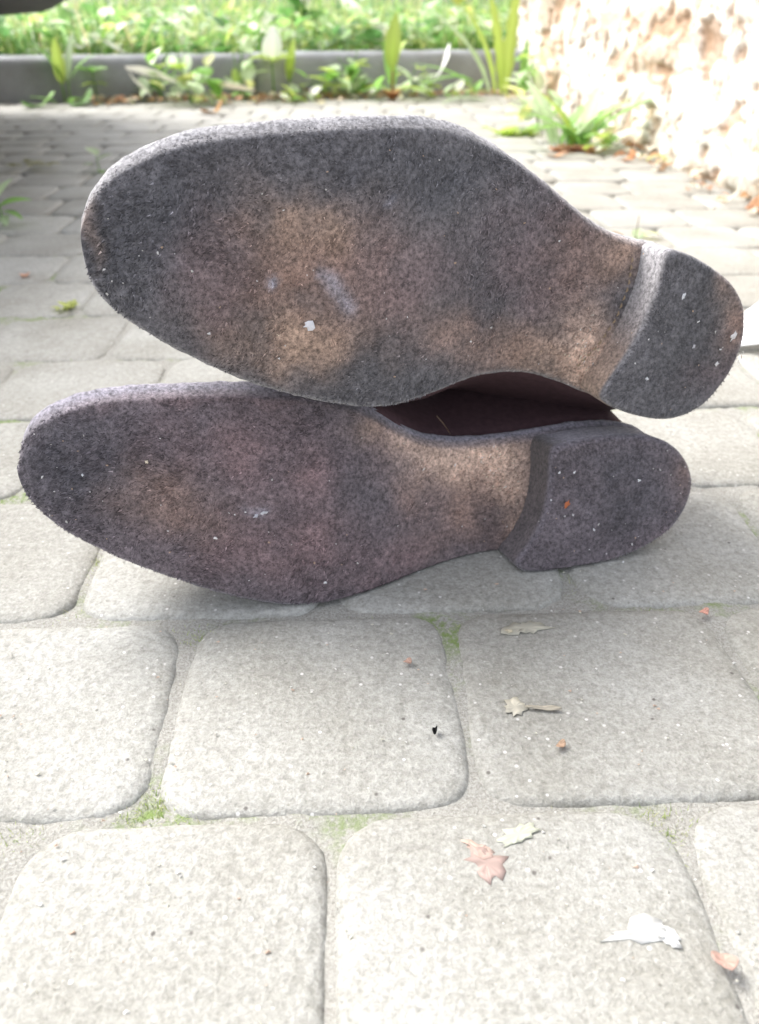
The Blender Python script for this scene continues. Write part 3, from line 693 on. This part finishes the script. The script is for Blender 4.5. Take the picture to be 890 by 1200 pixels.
def stem_mesh(pts, r, n=5):
    pts = [Vector(p) for p in pts]; V, F = [], []
    for i, p in enumerate(pts):
        d = (pts[min(i+1, len(pts)-1)]-pts[max(i-1, 0)]).normalized(); a = d.orthogonal().normalized(); b = d.cross(a); rr = r*(1-.5*i/len(pts))
        for k in range(n): q = p+(a*math.cos(6.283*k/n)+b*math.sin(6.283*k/n))*rr; V.append(tuple(q))
    for i in range(len(pts)-1):
        for k in range(n): j = (k+1) % n; F.append([i*n+k, i*n+j, (i+1)*n+j, (i+1)*n+k])
    return V, F
def weed(name, loc, label, cat, leaves, stems=(), col=(.2, .36, .08), group=None):
    """leaves: (dx,dy,dz, length, width, az_deg, pitch_deg, droop[, colour])"""
    root = empty(name, tuple(loc)); tag(root, label, cat, group)
    KS = (1.9 if name == 'lawn_weed' else 1.5) if loc[1] > 1.0 else 1.05; KW = KS*1.35
    for st in stems:
        pts, r = st[0], st[1]; V, F = stem_mesh(pts, r); V = np.array(V)*KS; mesh_np('stem', V, F, M_leaf, root, np.tile(np.array(st[2]) if len(st) > 2 else np.array(col)*.9, (len(V), 1)))
    for lf in leaves:
        dx, dy, dz, L, Wd, az, pt, dr = lf[:8]; c_ = np.array(lf[8] if len(lf) > 8 else col)*random.uniform(.85, 1.15)
        V, F = leaf_mesh(L*KS, Wd*(KS*.85 if name == 'dandelion' else KW), .12, dr, 12 if name == 'dandelion' else 8, 0, .38 if name == 'dandelion' else 0); V = place(V, (dx*KS, dy*KS, dz*KS), R(az), R(pt), random.uniform(-.2, .2)); V = np.array(V)
        shade = np.array([1.25 if (i % 5) == 2 else 1 for i in range(len(V))])[:, None]
        mesh_np('leaf', V, F, M_leaf, root, c_[None]*shade)
    return root
YG = (.36, .46, .10); BG = (.22, .40, .10); PG = (.46, .56, .36); WH = (.80, .80, .74); BR = (.36, .20, .10)
def G(px, py, z=0):
    p = gnd(px, py, z); d_ = (p-K0)@kn
    return p-kn*(d_+.035) if d_ > -.035 else p          # keep plants in front of the kerb face
# row at the foot of the kerb
weed('weed', G(80, 118), 'slender weed with two upright pale stalks at the kerb, left part of the yard', 'weed',
     [(0, 0, .03, .075, .016, 100, 86, .1, YG), (.012, 0, .03, .09, .014, 60, 80, .2, PG), (-.01, -.01, .0, .05, .012, 200, 30, .3, BG), (.01, -.01, 0, .05, .015, -30, 35, .5, BG), (0, 0, .04, .07, .016, 160, 75, .5, BG), (.02, 0, .04, .06, .014, 10, 60, .4, BG)],
     [([(0, 0, 0), (0, 0, .03), (-.002, 0, .06)], .0018), ([(.01, 0, 0), (.012, 0, .04)], .0016)])
weed('seedling', G(120, 112), 'small rosette of rounded leaves on a short stem beside the kerb', 'weed',
     [(0, 0, .05, .03, .016, a, 20, .2, BG) for a in (0, 75, 150, 220, 300)]+[(0, 0, .03, .025, .014, a, 10, .3, YG) for a in (30, 190)], [([(0, 0, 0), (0, 0, .05)], .0015)])
weed('weed', G(225, 122), 'tangled bushy yellow green weed at the kerb between the dry blades and the leafy tuft', 'weed',
     [(random.uniform(-.05, .06), random.uniform(-.03, .02), random.uniform(0, .07), random.uniform(.025, .05), random.uniform(.014, .024), random.uniform(0, 360), random.uniform(0, 70), .3, random.choice([YG, BG, PG, (.5, .52, .2)])) for _ in range(26)],
     [([(0, 0, 0), (-.01, 0, .05), (-.02, 0, .10)], .0018), ([(0, 0, 0), (.02, .0, .06)], .0016)])
weed('weed', G(322, 116), 'bright weed with broad flat yellow green leaves in front of the kerb', 'weed',
     [(0, 0, .065, .045, .036, a, 12, .15, YG) for a in (5, 90, 175, 260)]+[(.03, 0, .03, .075, .015, 60, 78, .1, YG), (0, .01, .06, .06, .03, 80, 80, .1, WH), (-.03, -.01, .0, .05, .022, 170, 25, .3, BG), (.03, -.02, 0, .05, .02, -40, 20, .4, YG)],
     [([(0, 0, 0), (0, 0, .065)], .002), ([(.03, 0, 0), (.032, 0, .05)], .0018)])
weed('weed', G(390, 112), 'low sprawling green weed hugging the kerb left of the plantain', 'weed',
     [(random.uniform(-.06, .05), random.uniform(-.03, .02), random.uniform(0, .04), random.uniform(.03, .055), random.uniform(.012, .022), random.uniform(0, 360), random.uniform(0, 60), .3, random.choice([YG, BG, PG, BG])) for _ in range(18)],
     [([(0, 0, 0), (.0, 0, .05)], .0016), ([(.02, 0, 0), (.05, 0, .10)], .0012)])
weed('plantain', G(460, 118), 'tall plantain with one upright yellow green leaf above a brown base', 'weed',
     [(0, 0, .05, .095, .024, 75, 86, .12, YG), (0, 0, .02, .085, .018, 115, 80, .3, BG), (0, 0, .015, .08, .018, 15, 25, .6, YG), (-.0, 0, .015, .06, .016, 190, 30, .6, BG), (0, 0, .06, .06, .016, 60, 55, .3, YG)]+
     [(0, 0, 0, .03, .02, a, 60, .4, BR) for a in (0, 60, 130, 250, 300)], [([(0, 0, 0), (0, 0, .05)], .003, BR)])
weed('dandelion', G(592, 118), 'tall long leaved plant standing where the kerb meets the wall', 'weed',
     [(.0, 0, .01, .20, .022, 70, 84, .12, YG), (-.03, 0, .01, .18, .026, 160, 72, .45, PG), (-.02, 0, .01, .17, .024, 140, 78, .3, YG), (-.05, 0, .01, .13, .02, 175, 48, .5, BG), (-.01, -.01, .01, .19, .02, 110, 82, .3, YG), (.03, 0, .0, .11, .016, 80, 80, .2, BG), (-.04, -.02, 0, .09, .018, 200, 25, .5, PG), (-.06, 0, .03, .10, .026, 175, 28, .7, BG)])
weed('dandelion', G(668, 172), 'bushy rosette of jagged green leaves against the foot of the wall', 'weed',
     [(random.uniform(-.02, .02), random.uniform(-.01, .02), .0, random.uniform(.07, .11), random.uniform(.016, .024), a, random.uniform(25, 75), random.uniform(.3, .6), random.choice([YG, BG, PG, BG])) for a in (10, 30, 50, 75, 90, 110, 125, 150, 165, 185, 205, 235, 270, 320, 340, 355)]+
     [(random.uniform(-.03, .04), -.02, 0, .04, .02, random.uniform(180, 360), 15, .3, (.45, .25, .16)) for _ in range(7)])
weed('weed', G(600, 158), 'low yellowish sprig on the setts left of the leafy rosette', 'weed',
     [(random.uniform(-.03, .03), random.uniform(-.02, .02), 0, random.uniform(.02, .04), .014, random.uniform(0, 360), random.uniform(10, 50), .3, random.choice([YG, BG])) for _ in range(14)])
weed('weed', G(5, 264), 'small green weed with pointed leaves cut by the left frame edge', 'weed',
     [(0, 0, .02, .035, .013, 20, 25, .3, BG), (0, 0, .03, .03, .012, 60, 45, .2, PG), (0, 0, .03, .035, .013, 160, 30, .3, BG), (0, 0, .015, .03, .011, -20, 5, .3, BG), (0, 0, .01, .022, .010, -60, 0, .3, PG), (0, 0, .03, .03, .012, 240, 20, .3, BG)], [([(0, 0, 0), (0, 0, .03)], .0012)])
weed('seedling', G(117, 200), 'tiny pale seedling just left of the upper shoe toe', 'weed',
     [(0, 0, .015, .017, .011, 150, 35, .2, PG), (.0, 0, .01, .017, .010, 20, 30, .2, PG), (0, 0, .0, .012, .008, -60, 10, .2, BG), (-.006, 0, .006, .012, .007, 185, 10, .2, PG)], [([(0, 0, 0), (-.001, 0, .015)], .0007)])
weed('seedling', G(40, 198), 'tiny dull seedling cluster on the shaded setts', 'weed',
     [(random.uniform(-.02, .03), random.uniform(-.02, .02), .004, .014, .010, random.uniform(0, 360), 15, .2, (.34, .34, .2)) for _ in range(8)])
weed('sprig', G(75, 361), 'small yellow green sprig growing in a sett joint left of the shoes', 'weed',
     [(random.uniform(-.006, .008), random.uniform(-.004, .004), 0, random.uniform(.006, .013), .004, random.uniform(0, 360), random.uniform(10, 60), .3, (.42, .46, .16)) for _ in range(12)])
weed('seedling', G(745, 280), 'thin sprout with a dry leaf just above the upper heel', 'weed',
     [(-.012, 0, .002, .026, .012, 180, 10, .2, (.42, .33, .24)), (.008, 0, .002, .02, .012, 10, 20, .2, (.5, .52, .3)), (0, 0, 0, .02, .01, 60, 30, .2, PG)], [([(0, 0, 0), (0, 0, .024)], .0006, (.25, .2, .12))])
# little weeds scattered along the wall foot and kerb foot, none twice the same
spots = [(425, 114, 'just left of the plantain'), (505, 115, 'right of the plantain by the white scrap'), (545, 116, 'in front of the kerb near the wall corner'), (715, 178, 'at the wall foot right of the rosette'), (356, 120, 'below the broad leaved weed')]
for px, py, where in spots:
    weed('weed', G(px, py), 'low tuft of mixed small leaves ' + where, 'weed',
         [(random.uniform(-.035, .035), random.uniform(-.015, .02), random.uniform(0, .02), random.uniform(.02, .04), random.uniform(.01, .018), random.uniform(0, 360), random.uniform(5, 65), .3, random.choice([YG, BG, PG, (.5, .46, .26), WH])) for _ in range(9)], group='small weeds along the kerb and wall foot')
thick = [(190, 119, 'between the broad pale straw and the bushy weed'), (285, 118, 'at the kerb joint left of the broad leaved weed'),
         (410, 115, 'in the leaf litter midway along the kerb'), (485, 114, 'just left of the white scrap at the kerb'), (618, 124, 'in the corner where kerb and wall meet'), (632, 150, 'at the wall foot behind the leafy rosette')]
for k_, (px, py, where) in enumerate(thick):
    hh_ = (.08, .11, .07, .05, .08, .04)[k_]
    st_ = [([(0, 0, 0), (random.uniform(-.01, .01), 0, hh_*.5), (random.uniform(-.03, .03), 0, hh_)], .0012) for _ in range(3)]
    weed('weed', G(px, py), ('upright' if hh_ > .055 else 'spreading')+' leafy weed '+where, 'weed',
         [(random.uniform(-.03, .03), random.uniform(-.015, .02), random.uniform(.005, hh_), random.uniform(.02, .045), random.uniform(.012, .022), random.uniform(0, 360), random.uniform(0, 70), .3, random.choice([YG, BG, PG, PG, (.56, .58, .26), (.6, .66, .5)])) for _ in range(15)], st_, group='leafy weeds along the kerb')
lawn_w = [(30, 40, 'pale', 'far left of the lawn'), (105, 30, 'dark green', 'in the lawn above the upright pale stalks'), (215, 40, 'whitish', 'in the lawn above the bushy weed'), (262, 22, 'yellowish', 'in the lawn left of the upright grass clump'), (420, 52, 'whitish', 'between the flat stone and the plantain'), (505, 40, 'pale', 'in the lawn behind the plantain'), (360, 66, 'dark green', 'at the kerb top in front of the flat stone'), (545, 52, 'yellowish', 'on the lawn near the wall end')]
for px, py, cn, where in lawn_w:
    c_ = {'pale': PG, 'dark green': (.12, .26, .07), 'whitish': (.66, .72, .58), 'yellowish': (.5, .52, .16)}[cn]
    p_ = gnd(px, max(py, 44), KH-.035) if py > 44 else gnd(px, 60-(50-py)*.25, KH-.035)
    n_ = random.randint(8, 13); top_ = random.uniform(.05, .10)
    weed('lawn_weed', p_, cn+' broad leaved weed standing '+where, 'weed',
         [(random.uniform(-.03, .03), random.uniform(-.02, .02), random.uniform(.02, top_), random.uniform(.035, .07), random.uniform(.02, .034), random.uniform(0, 360), random.uniform(0, 75), .35, c_) for _ in range(n_)],
         [([(0, 0, 0), (0, 0, top_)], .0018), ([(0, 0, 0), (.02, 0, top_*.8)], .0014)])
# taller clumps in the lawn
for px, py, lab in ((318, 52, 'dense clump of upright grass blades behind the kerb, middle of the lawn'), (470, 30, 'yellowish grass clump behind the kerb right of the flat dark stone'), (170, 52, 'pale green grass clump behind the kerb, left of the lawn'), (560, 30, 'shaggy green grass clump beside the wall end')):
    p = gnd(px, py+12, KH-.035) if py > 40 else kpt(0, 0, 0)*0+gnd(px, 62, KH-.035)
    n_ = 70; rt = empty('grass_clump', tuple(p)); tag(rt, lab, 'grass clump')
    bb = np.c_[RS.normal(0, .02, n_), RS.normal(0, .015, n_), np.zeros(n_)]
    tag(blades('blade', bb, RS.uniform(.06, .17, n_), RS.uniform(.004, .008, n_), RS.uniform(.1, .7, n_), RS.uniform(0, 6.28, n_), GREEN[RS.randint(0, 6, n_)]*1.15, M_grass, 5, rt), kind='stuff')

# ------------------------------------------------------------------ dry leaves, scraps and crumbs
def scrap(name, loc, L, Wd, az, pitch, col, label, cat, group=None, cup=.25, mat=None, jag=.25, lift=.0012, flat=False):
    flat = flat or name == 'leaf_fragment'
    n = 22; V = []; F = []; f1, f2, f3 = [random.uniform(0, 6) for _ in range(3)]
    for rr in (1.0, .6):
        for k in range(n):
            t = 2*math.pi*k/n; j = 1+jag*(.5*math.sin(2*t+f1)+.35*math.sin(3*t+f2)+.25*math.sin(5*t+f3))*rr+random.uniform(-.2, .2)*(1 if name == 'leaf_fragment' else .3)
            V.append((math.cos(t)*L/2*rr*j, math.sin(t)*Wd/2*rr*j, (cup*Wd*rr*rr*(.5+.5*math.sin(2*t+1))) + random.uniform(0, .05)*Wd))
    V.append((0, 0, 0)); F = [[k, (k+1) % n, n+(k+1) % n, n+k] for k in range(n)]+[[n+k, n+(k+1) % n, 2*n] for k in range(n)]
    if flat:
        V = [(x*(1+.22*math.sin(9*x/L*3+f1)), y*(1+.3*math.sin(7*x/L*4+f2)), random.uniform(0, .00022)) for x, y, z in V]; pitch = 0; lift = .0003
    V = place(V, (0, 0, 0), az, pitch); V[:, 2] -= V[:, 2].min()-lift
    cc = np.array(col)[None]*(.75+.5*RS.uniform(0, 1, len(V)))[:, None]
    o = mesh_np(name, V, F, mat or M_dry, None, np.clip(cc, 0, .95)); o.location = loc
    sd = o.modifiers.new('Solidify', 'SOLIDIFY'); sd.thickness = .00012 if flat else .0003
    return tag(o, label, cat, group)
scrap('dry_leaf', G(252, 134), .055, .04, .2, .35, (.42, .26, .12), 'curled brown leaf lying on the setts behind the upper shoe', 'leaf', cup=.5)
scrap('green_leaf', G(48, 126), .085, .06, .1, .25, (.22, .4, .08), 'fallen bright green leaf lying at the kerb foot, leftmost', 'leaf', mat=M_leaf, cup=.35)
scrap('green_leaf', G(100, 124), .08, .05, .5, .45, (.25, .42, .16), 'fallen green leaf with pale tip leaning at the kerb foot', 'leaf', mat=M_leaf, cup=.4)
scrap('dry_leaf', G(652, 184), .035, .018, 0, .1, (.62, .40, .26), 'orange brown leaf on the setts below the leafy rosette', 'leaf')
scrap('dry_leaf', G(738, 190), .022, .02, .4, .6, (.60, .34, .18), 'small orange leaf standing at the wall foot', 'leaf', cup=.5)
scrap('dry_leaf', G(776, 201), .018, .016, .2, .7, (.30, .20, .12), 'dark brown curled leaf in the crevice of the wall foot', 'leaf', cup=.5)
scrap('dry_leaf', G(700, 180), .03, .018, -.3, .2, (.55, .34, .2), 'reddish brown leaf beside the rosette roots', 'leaf')
scrap('dry_leaf', G(884, 245), .03, .02, .4, .5, (.40, .22, .12), 'brown leaf by the wall at the right frame edge', 'leaf')
scrap('dry_leaf', G(30, 324), .011, .009, 0, .1, (.62, .36, .24), 'tiny reddish leaf on a joint left of the shoes', 'leaf')
# leaf litter along kerb
VV, FF, CC, nv = [], [], [], 0
for k in range(620):
    if k < 480: p = K0+kd*random.uniform(.2, 1.5)-kn*abs(random.gauss(0, .05))*1.2; p[2] = random.uniform(0, .012)
    else:
        s_ = random.uniform(.5, 2.4); q = W0+wd*s_+wn*(.035+abs(random.gauss(0, .025))); p = np.array([q[0], q[1], random.uniform(0, .008)])
    L = random.uniform(.008, .026); V, F = leaf_mesh(L, L*random.uniform(.4, .9), .3, .3, 3); V = place(V, p, random.uniform(0, 6.28), random.uniform(-.2, .7), random.uniform(-.5, .5)); V[:, 2] = np.maximum(V[:, 2], .0005)
    VV.append(V); FF += [[i+nv for i in f] for f in F]; nv += len(V)
    CC.append(np.tile(np.array(random.choice([(.62, .5, .34), (.5, .3, .16), (.74, .68, .56), (.36, .2, .12), (.5, .5, .24), (.6, .36, .24)])), (len(V), 1)))
tag(mesh_np('leaf_litter', np.vstack(VV), FF, M_dry, None, np.vstack(CC)), 'dry leaf litter along the foot of the kerb and the wall', 'leaf litter', kind='stuff')
# dry pale blades leaning on the kerb
def strip(name, pts, w_, col, label, cat):
    pts = [np.array(p) for p in pts]; V, F = [], []; n = len(pts)
    for i, p in enumerate(pts):
        t = i/(n-1); ww_ = w_*(math.sin(math.pi*min(.98, max(.04, t)))**.6); d = pts[min(i+1, n-1)]-pts[max(i-1, 0)]; s = np.cross(d, [0, -.3, 1.]); s = np.cross(s, d); s /= np.linalg.norm(s)+1e-9
        V += [tuple(p-s*ww_/2), tuple(p+np.array([0, .002, 0])), tuple(p+s*ww_/2)]
    for i in range(n-1):
        for j in (0, 1): F.append([i*3+j, i*3+j+1, (i+1)*3+j+1, (i+1)*3+j])
    o0 = pts[0]; V = np.array(V)-o0[None]
    o = mesh_np(name, V, F, M_dry, None, np.tile(np.array(col), (len(V), 1))); o.location = tuple(o0); return tag(o, label, cat)
strip('dry_straw', [atD(147, 79, 2.42), atD(165, 82, 2.40), atD(185, 87, 2.38), atD(207, 96, 2.34)], .022, (.85, .82, .74), 'broad pale dry blade lying against the kerb, above the bent thin one', 'dry blade')
strip('dry_straw', [atD(150, 82, 2.43), atD(158, 94, 2.40), atD(168, 102, 2.37), atD(178, 114, 2.33)], .010, (.85, .82, .74), 'thin bent dry stalk leaning on the kerb under the broad pale blade', 'dry blade')
strip('dry_straw', [atD(120, 46, 2.56), atD(133, 54, 2.55), atD(148, 62, 2.54)], .012, (.85, .85, .76), 'short pale dry blade lying on top of the kerb', 'dry blade')
strip('dry_straw', [atD(232, 96, 2.45), atD(255, 98, 2.45), atD(280, 102, 2.42), atD(300, 106, 2.40)], .016, (.72, .66, .52), 'beige dry blade lying low along the kerb, middle', 'dry blade')
scrap('white_piece', atD(520, 88, 2.66), .10, .05, .1, 1.1, (.9, .9, .88), 'white torn scrap caught against the kerb right of the plantain', 'scrap', cup=.2, lift=-.02)
strip('dry_stalk', [atD(775, 88, 1.75), atD(784, 120, 1.62), atD(800, 160, 1.48), atD(822, 205, 1.30), atD(832, 226, 1.24)], .005, (.22, .16, .10), 'dark thin dry stalk leaning on the rough wall', 'stalk')
strip('dry_stalk', [atD(886, 160, 1.16), atD(874, 195, 1.15), atD(864, 226, 1.14), atD(845, 240, 1.13), atD(812, 256, 1.06)], .009, (.82, .78, .68), 'pale curved dry stalk at the wall foot near the right edge', 'stalk')
strip('straw', [atD(512, 488, .318), atD(520, 497, .318), atD(528, 509, .318)], .0005, (.32, .24, .18), 'short straw in the dark gap between the shoes', 'straw')
# flat dark stone in the lawn
n = 40; V = []; 
for r_, z in ((1, 0), (.98, .03), (.9, .045), (.0, .047)):
    for k in range(n):
        t = 6.283*k/n; q = 1+.12*math.sin(3*t+1)+.06*math.sin(7*t)
        V.append((math.cos(t)*.16*r_*q, math.sin(t)*.09*r_*q, z))
F = [[r_*n+k, r_*n+(k+1) % n, (r_+1)*n+(k+1) % n, (r_+1)*n+k] for r_ in range(3) for k in range(n)]
o = mesh_np('flat_stone', V, F, M_kerb); pp = gnd(385, 46, KH-.035); o.location = (pp[0], pp[1], KH-.03); tag(o, 'flat dark grey stone lying in the grass behind the kerb', 'stone')
# crumbs on the front setts
scrap('leaf_fragment', G(616, 736), .015, .009, .1, .05, (.50, .48, .40), 'cream fragment on the sett right below the heels, upper of the two', 'fragment', jag=.5, cup=.03)
scrap('leaf_fragment', G(604, 829), .0095, .0065, .6, .1, (.58, .55, .46), 'cream blunt fragment near the middle of the right sett', 'fragment', cup=.05, jag=.4)
scrap('dry_husk', G(638, 832), .012, .0022, -.1, .0, (.48, .44, .36), 'thin beige husk trailing off the cream fragment', 'husk')
scrap('dry_husk', G(386+440-230, 742), .003, .002, 0, 0, (.6, .55, .42), 'small beige crumb beside the upper cream fragment', 'crumb')
scrap('leaf_fragment', G(571, 1012), .010, .011, .3, .02, (.46, .35, .31), 'reddish leaf fragment on the front middle sett', 'fragment', cup=.05, jag=.5)
scrap('leaf_fragment', G(562, 996), .010, .004, -.4, .1, (.60, .45, .38), 'pale pink leaf sliver touching the reddish fragment', 'fragment', cup=.05, jag=.5)
scrap('leaf_fragment', G(752, 1094), .019, .0055, .05, .0, (.58, .58, .56), 'white ragged flake at the front right sett', 'flake', cup=.02, jag=.6, lift=.0003)
scrap('leaf_fragment', G(785, 1098), .006, .006, .9, .1, (.66, .66, .64), 'white corner flake at the tip of the ragged one', 'flake', cup=.08)
scrap('leaf_fragment', G(608, 978), .013, .006, .5, .0, (.55, .56, .46), 'faint greenish flake at the rear edge of the front middle sett', 'flake', cup=.05)
scrap('crumb', G(848, 1130), .006, .0045, -.6, .2, (.52, .36, .30), 'orange pink crumb lying in the joint at the lower right', 'crumb', cup=.5)
scrap('crumb', G(657, 876), .0035, .0028, .6, .1, (.48, .34, .24), 'small brown crumb below the cream blunt fragment', 'crumb', cup=.5)
scrap('crumb', G(478, 778), .003, .0025, .6, .1, (.50, .34, .27), 'tiny orange crumb on the middle sett', 'crumb', cup=.5)
scrap('crumb', G(825, 720), .004, .003, .6, .1, (.66, .38, .3), 'tiny pink crumb at the rear joint on the right', 'crumb', cup=.5)
scrap('seed', G(510, 859), .0012, .0032, -.2, .1, (.02, .02, .02), 'tiny black seed on the middle sett', 'seed', cup=.5, jag=.1)
scrap('white_piece', G(887, 402), .055, .05, .15, .6, (.92, .92, .92), 'added white piece in place of a bright sett beside the upper heel', 'scrap', cup=.12)  # added piece, stands in for a sett that looks very bright
# scattered grit on the front setts and in joints
VV, FF, CC, nv = [], [], [], 0
for k in range(420):
    px, py = random.uniform(-50, 940), random.uniform(560, 1230); p = G(px, py); r_ = random.choice((.0003, .0004, .0006)); V = [(p[0]+random.uniform(-1, 1)*r_+x*r_, p[1]+y*r_, z*r_+.0001) for x, y, z in ((1, 0, 0), (0, 1, 0), (-1, 0, 0), (0, -1, 0), (0, 0, .9))]
    VV += V; FF += [[i+nv for i in f] for f in ([0, 1, 4], [1, 2, 4], [2, 3, 4], [3, 0, 4])]; nv += 5; CC += [random.choice([(.75, .73, .7), (.6, .58, .5), (.42, .40, .36), (.7, .69, .66), (.52, .40, .32)])]*5
tag(mesh_np('grit', VV, FF, M_dry, None, np.array(CC), smooth=False), 'fine grit scattered over the setts', 'grit', kind='stuff')
# moss tufts in the joints
pts = []
for (px, py, rx, n_) in ((192, 938, .010, 700), (235, 742, .006, 260), (8, 982, .006, 300), (100, 668, .008, 420), (118, 652, .005, 200), (796, 975, .008, 420), (775, 955, .005, 150), (536, 735, .004, 120), (780, 722, .006, 160), (20, 575, .008, 180), (680, 683, .006, 60), (60, 720, .008, 120)):
    c_ = G(px, py)
    for k in range(n_): pts.append((c_[0]+random.gauss(0, rx), c_[1]+random.gauss(0, rx*.55), -.0065))
for k in range(1500):
    s = random.choice([q for q in (fixed[0], fixed[1], fixed[2], fixed[3], fixed[-1])]); rw = random.randint(-1, 14); 
    b0 = D0+rw*PS; a_ = random.uniform(-.6, .4); xy = pw(a_, b0+random.gauss(0, .003)); pts.append((xy[0], xy[1], -.006))
bb = np.array(pts); m = len(bb)
mc = np.array([[.28, .36, .10], [.36, .42, .16], [.18, .26, .07], [.42, .42, .24]])[RS.randint(0, 4, m)]
tag(blades('moss', bb, RS.uniform(.002, .0065, m), RS.uniform(.0005, .0010, m), RS.uniform(.1, .9, m), RS.uniform(0, 6.28, m), mc, M_leaf, 2), 'yellow green moss in the joints between the setts', 'moss', kind='stuff')

# ------------------------------------------------------------------ parked car, front corner over the yard on the left
car = empty('parked_car', (-.545, 1.62, 0), R(9)); tag(car, 'black parked car whose low front bumper shades the setts at the left', 'car')
def loft_x(secs, n=28):
    """secs: (x, half_w, z0, z1, pw) superellipse sections"""
    V = []
    for (x, hw, z0, z1, e) in secs:
        for k in range(n):
            t = 2*math.pi*k/n; c_, s_ = math.cos(t), math.sin(t)
            V.append((x, hw*math.copysign(abs(c_)**e, c_), (z0+z1)/2+(z1-z0)/2*math.copysign(abs(s_)**e, s_)))
    m_ = len(secs); F = [[i*n+k, i*n+(k+1) % n, (i+1)*n+(k+1) % n, (i+1)*n+k] for i in range(m_-1) for k in range(n)]
    F += [[k for k in range(n)][::-1], [(m_-1)*n+k for k in range(n)]]
    return V, F
V, F = loft_x([(-.10, .55, .50, .66, .5), (-.16, .72, .40, .72, .4), (-.4, .83, .30, .80, .35), (-1.1, .86, .25, .90, .3), (-1.6, .87, .23, .94, .3), (-3.2, .87, .23, .94, .3), (-3.9, .85, .28, .92, .35), (-4.15, .74, .4, .86, .4)])
mesh_np('body', V, F, M_paint, car)
V, F = loft_x([(-1.35, .80, .85, .93, .5), (-1.9, .68, .85, 1.38, .45), (-2.5, .66, .85, 1.44, .45), (-3.2, .66, .85, 1.40, .45), (-3.95, .76, .85, .93, .5)])
mesh_np('cabin_glass', V, F, M_glass, car)
V, F = loft_x([(-1.95, .60, 1.37, 1.42, .5), (-2.4, .6, 1.42, 1.47, .5), (-3.1, .6, 1.38, 1.44, .5), (-3.3, .55, 1.33, 1.38, .5)])
mesh_np('roof', V, F, M_paint, car)
V, F = loft_x([(0, (.36), .30, .52, .5), (-.03, .52, .235, .55, .45), (-.09, .64, .212, .57, .45), (-.20, .76, .205, .56, .4), (-.42, .84, .20, .54, .4), (-.60, .86, .22, .50, .4)])
mesh_np('bumper', V, F, M_plastic, car)
for x in (-.85, -3.3):
    for s in (-1, 1):
        V, F = [], []; n = 32
        for (yy, r_) in ((-.1, .2), (-.1, .29), (-.08, .31), (.08, .31), (.1, .29), (.1, .2)):
            for k in range(n): V.append((x+math.cos(6.2832*k/n)*r_, s*.76+yy, .31+math.sin(6.2832*k/n)*r_))
        F = [[i*n+k, i*n+(k+1) % n, (i+1)*n+(k+1) % n, (i+1)*n+k] for i in range(5) for k in range(n)]
        wh = mesh_np('wheel', V, F, M_rubber, car)
        V = [(x, s*.84, .31)]+[(x+math.cos(6.2832*k/20)*.21*(1 if k % 2 else .93), s*.85, .31+math.sin(6.2832*k/20)*.21) for k in range(20)]
        mesh_np('rim', V, [[0, 1+k, 1+(k+1) % 20] for k in range(20)], M_rim, wh)
for s in (-1, 1):
    V, F = loft_x([(-.115, .08, .57, .64, .6), (-.2, .15, .55, .68, .6), (-.35, .12, .56, .68, .6)], 16)
    V = [(x, y+s*.60, z) for x, y, z in V]; mesh_np('headlight', V, F, M_lamp, car)
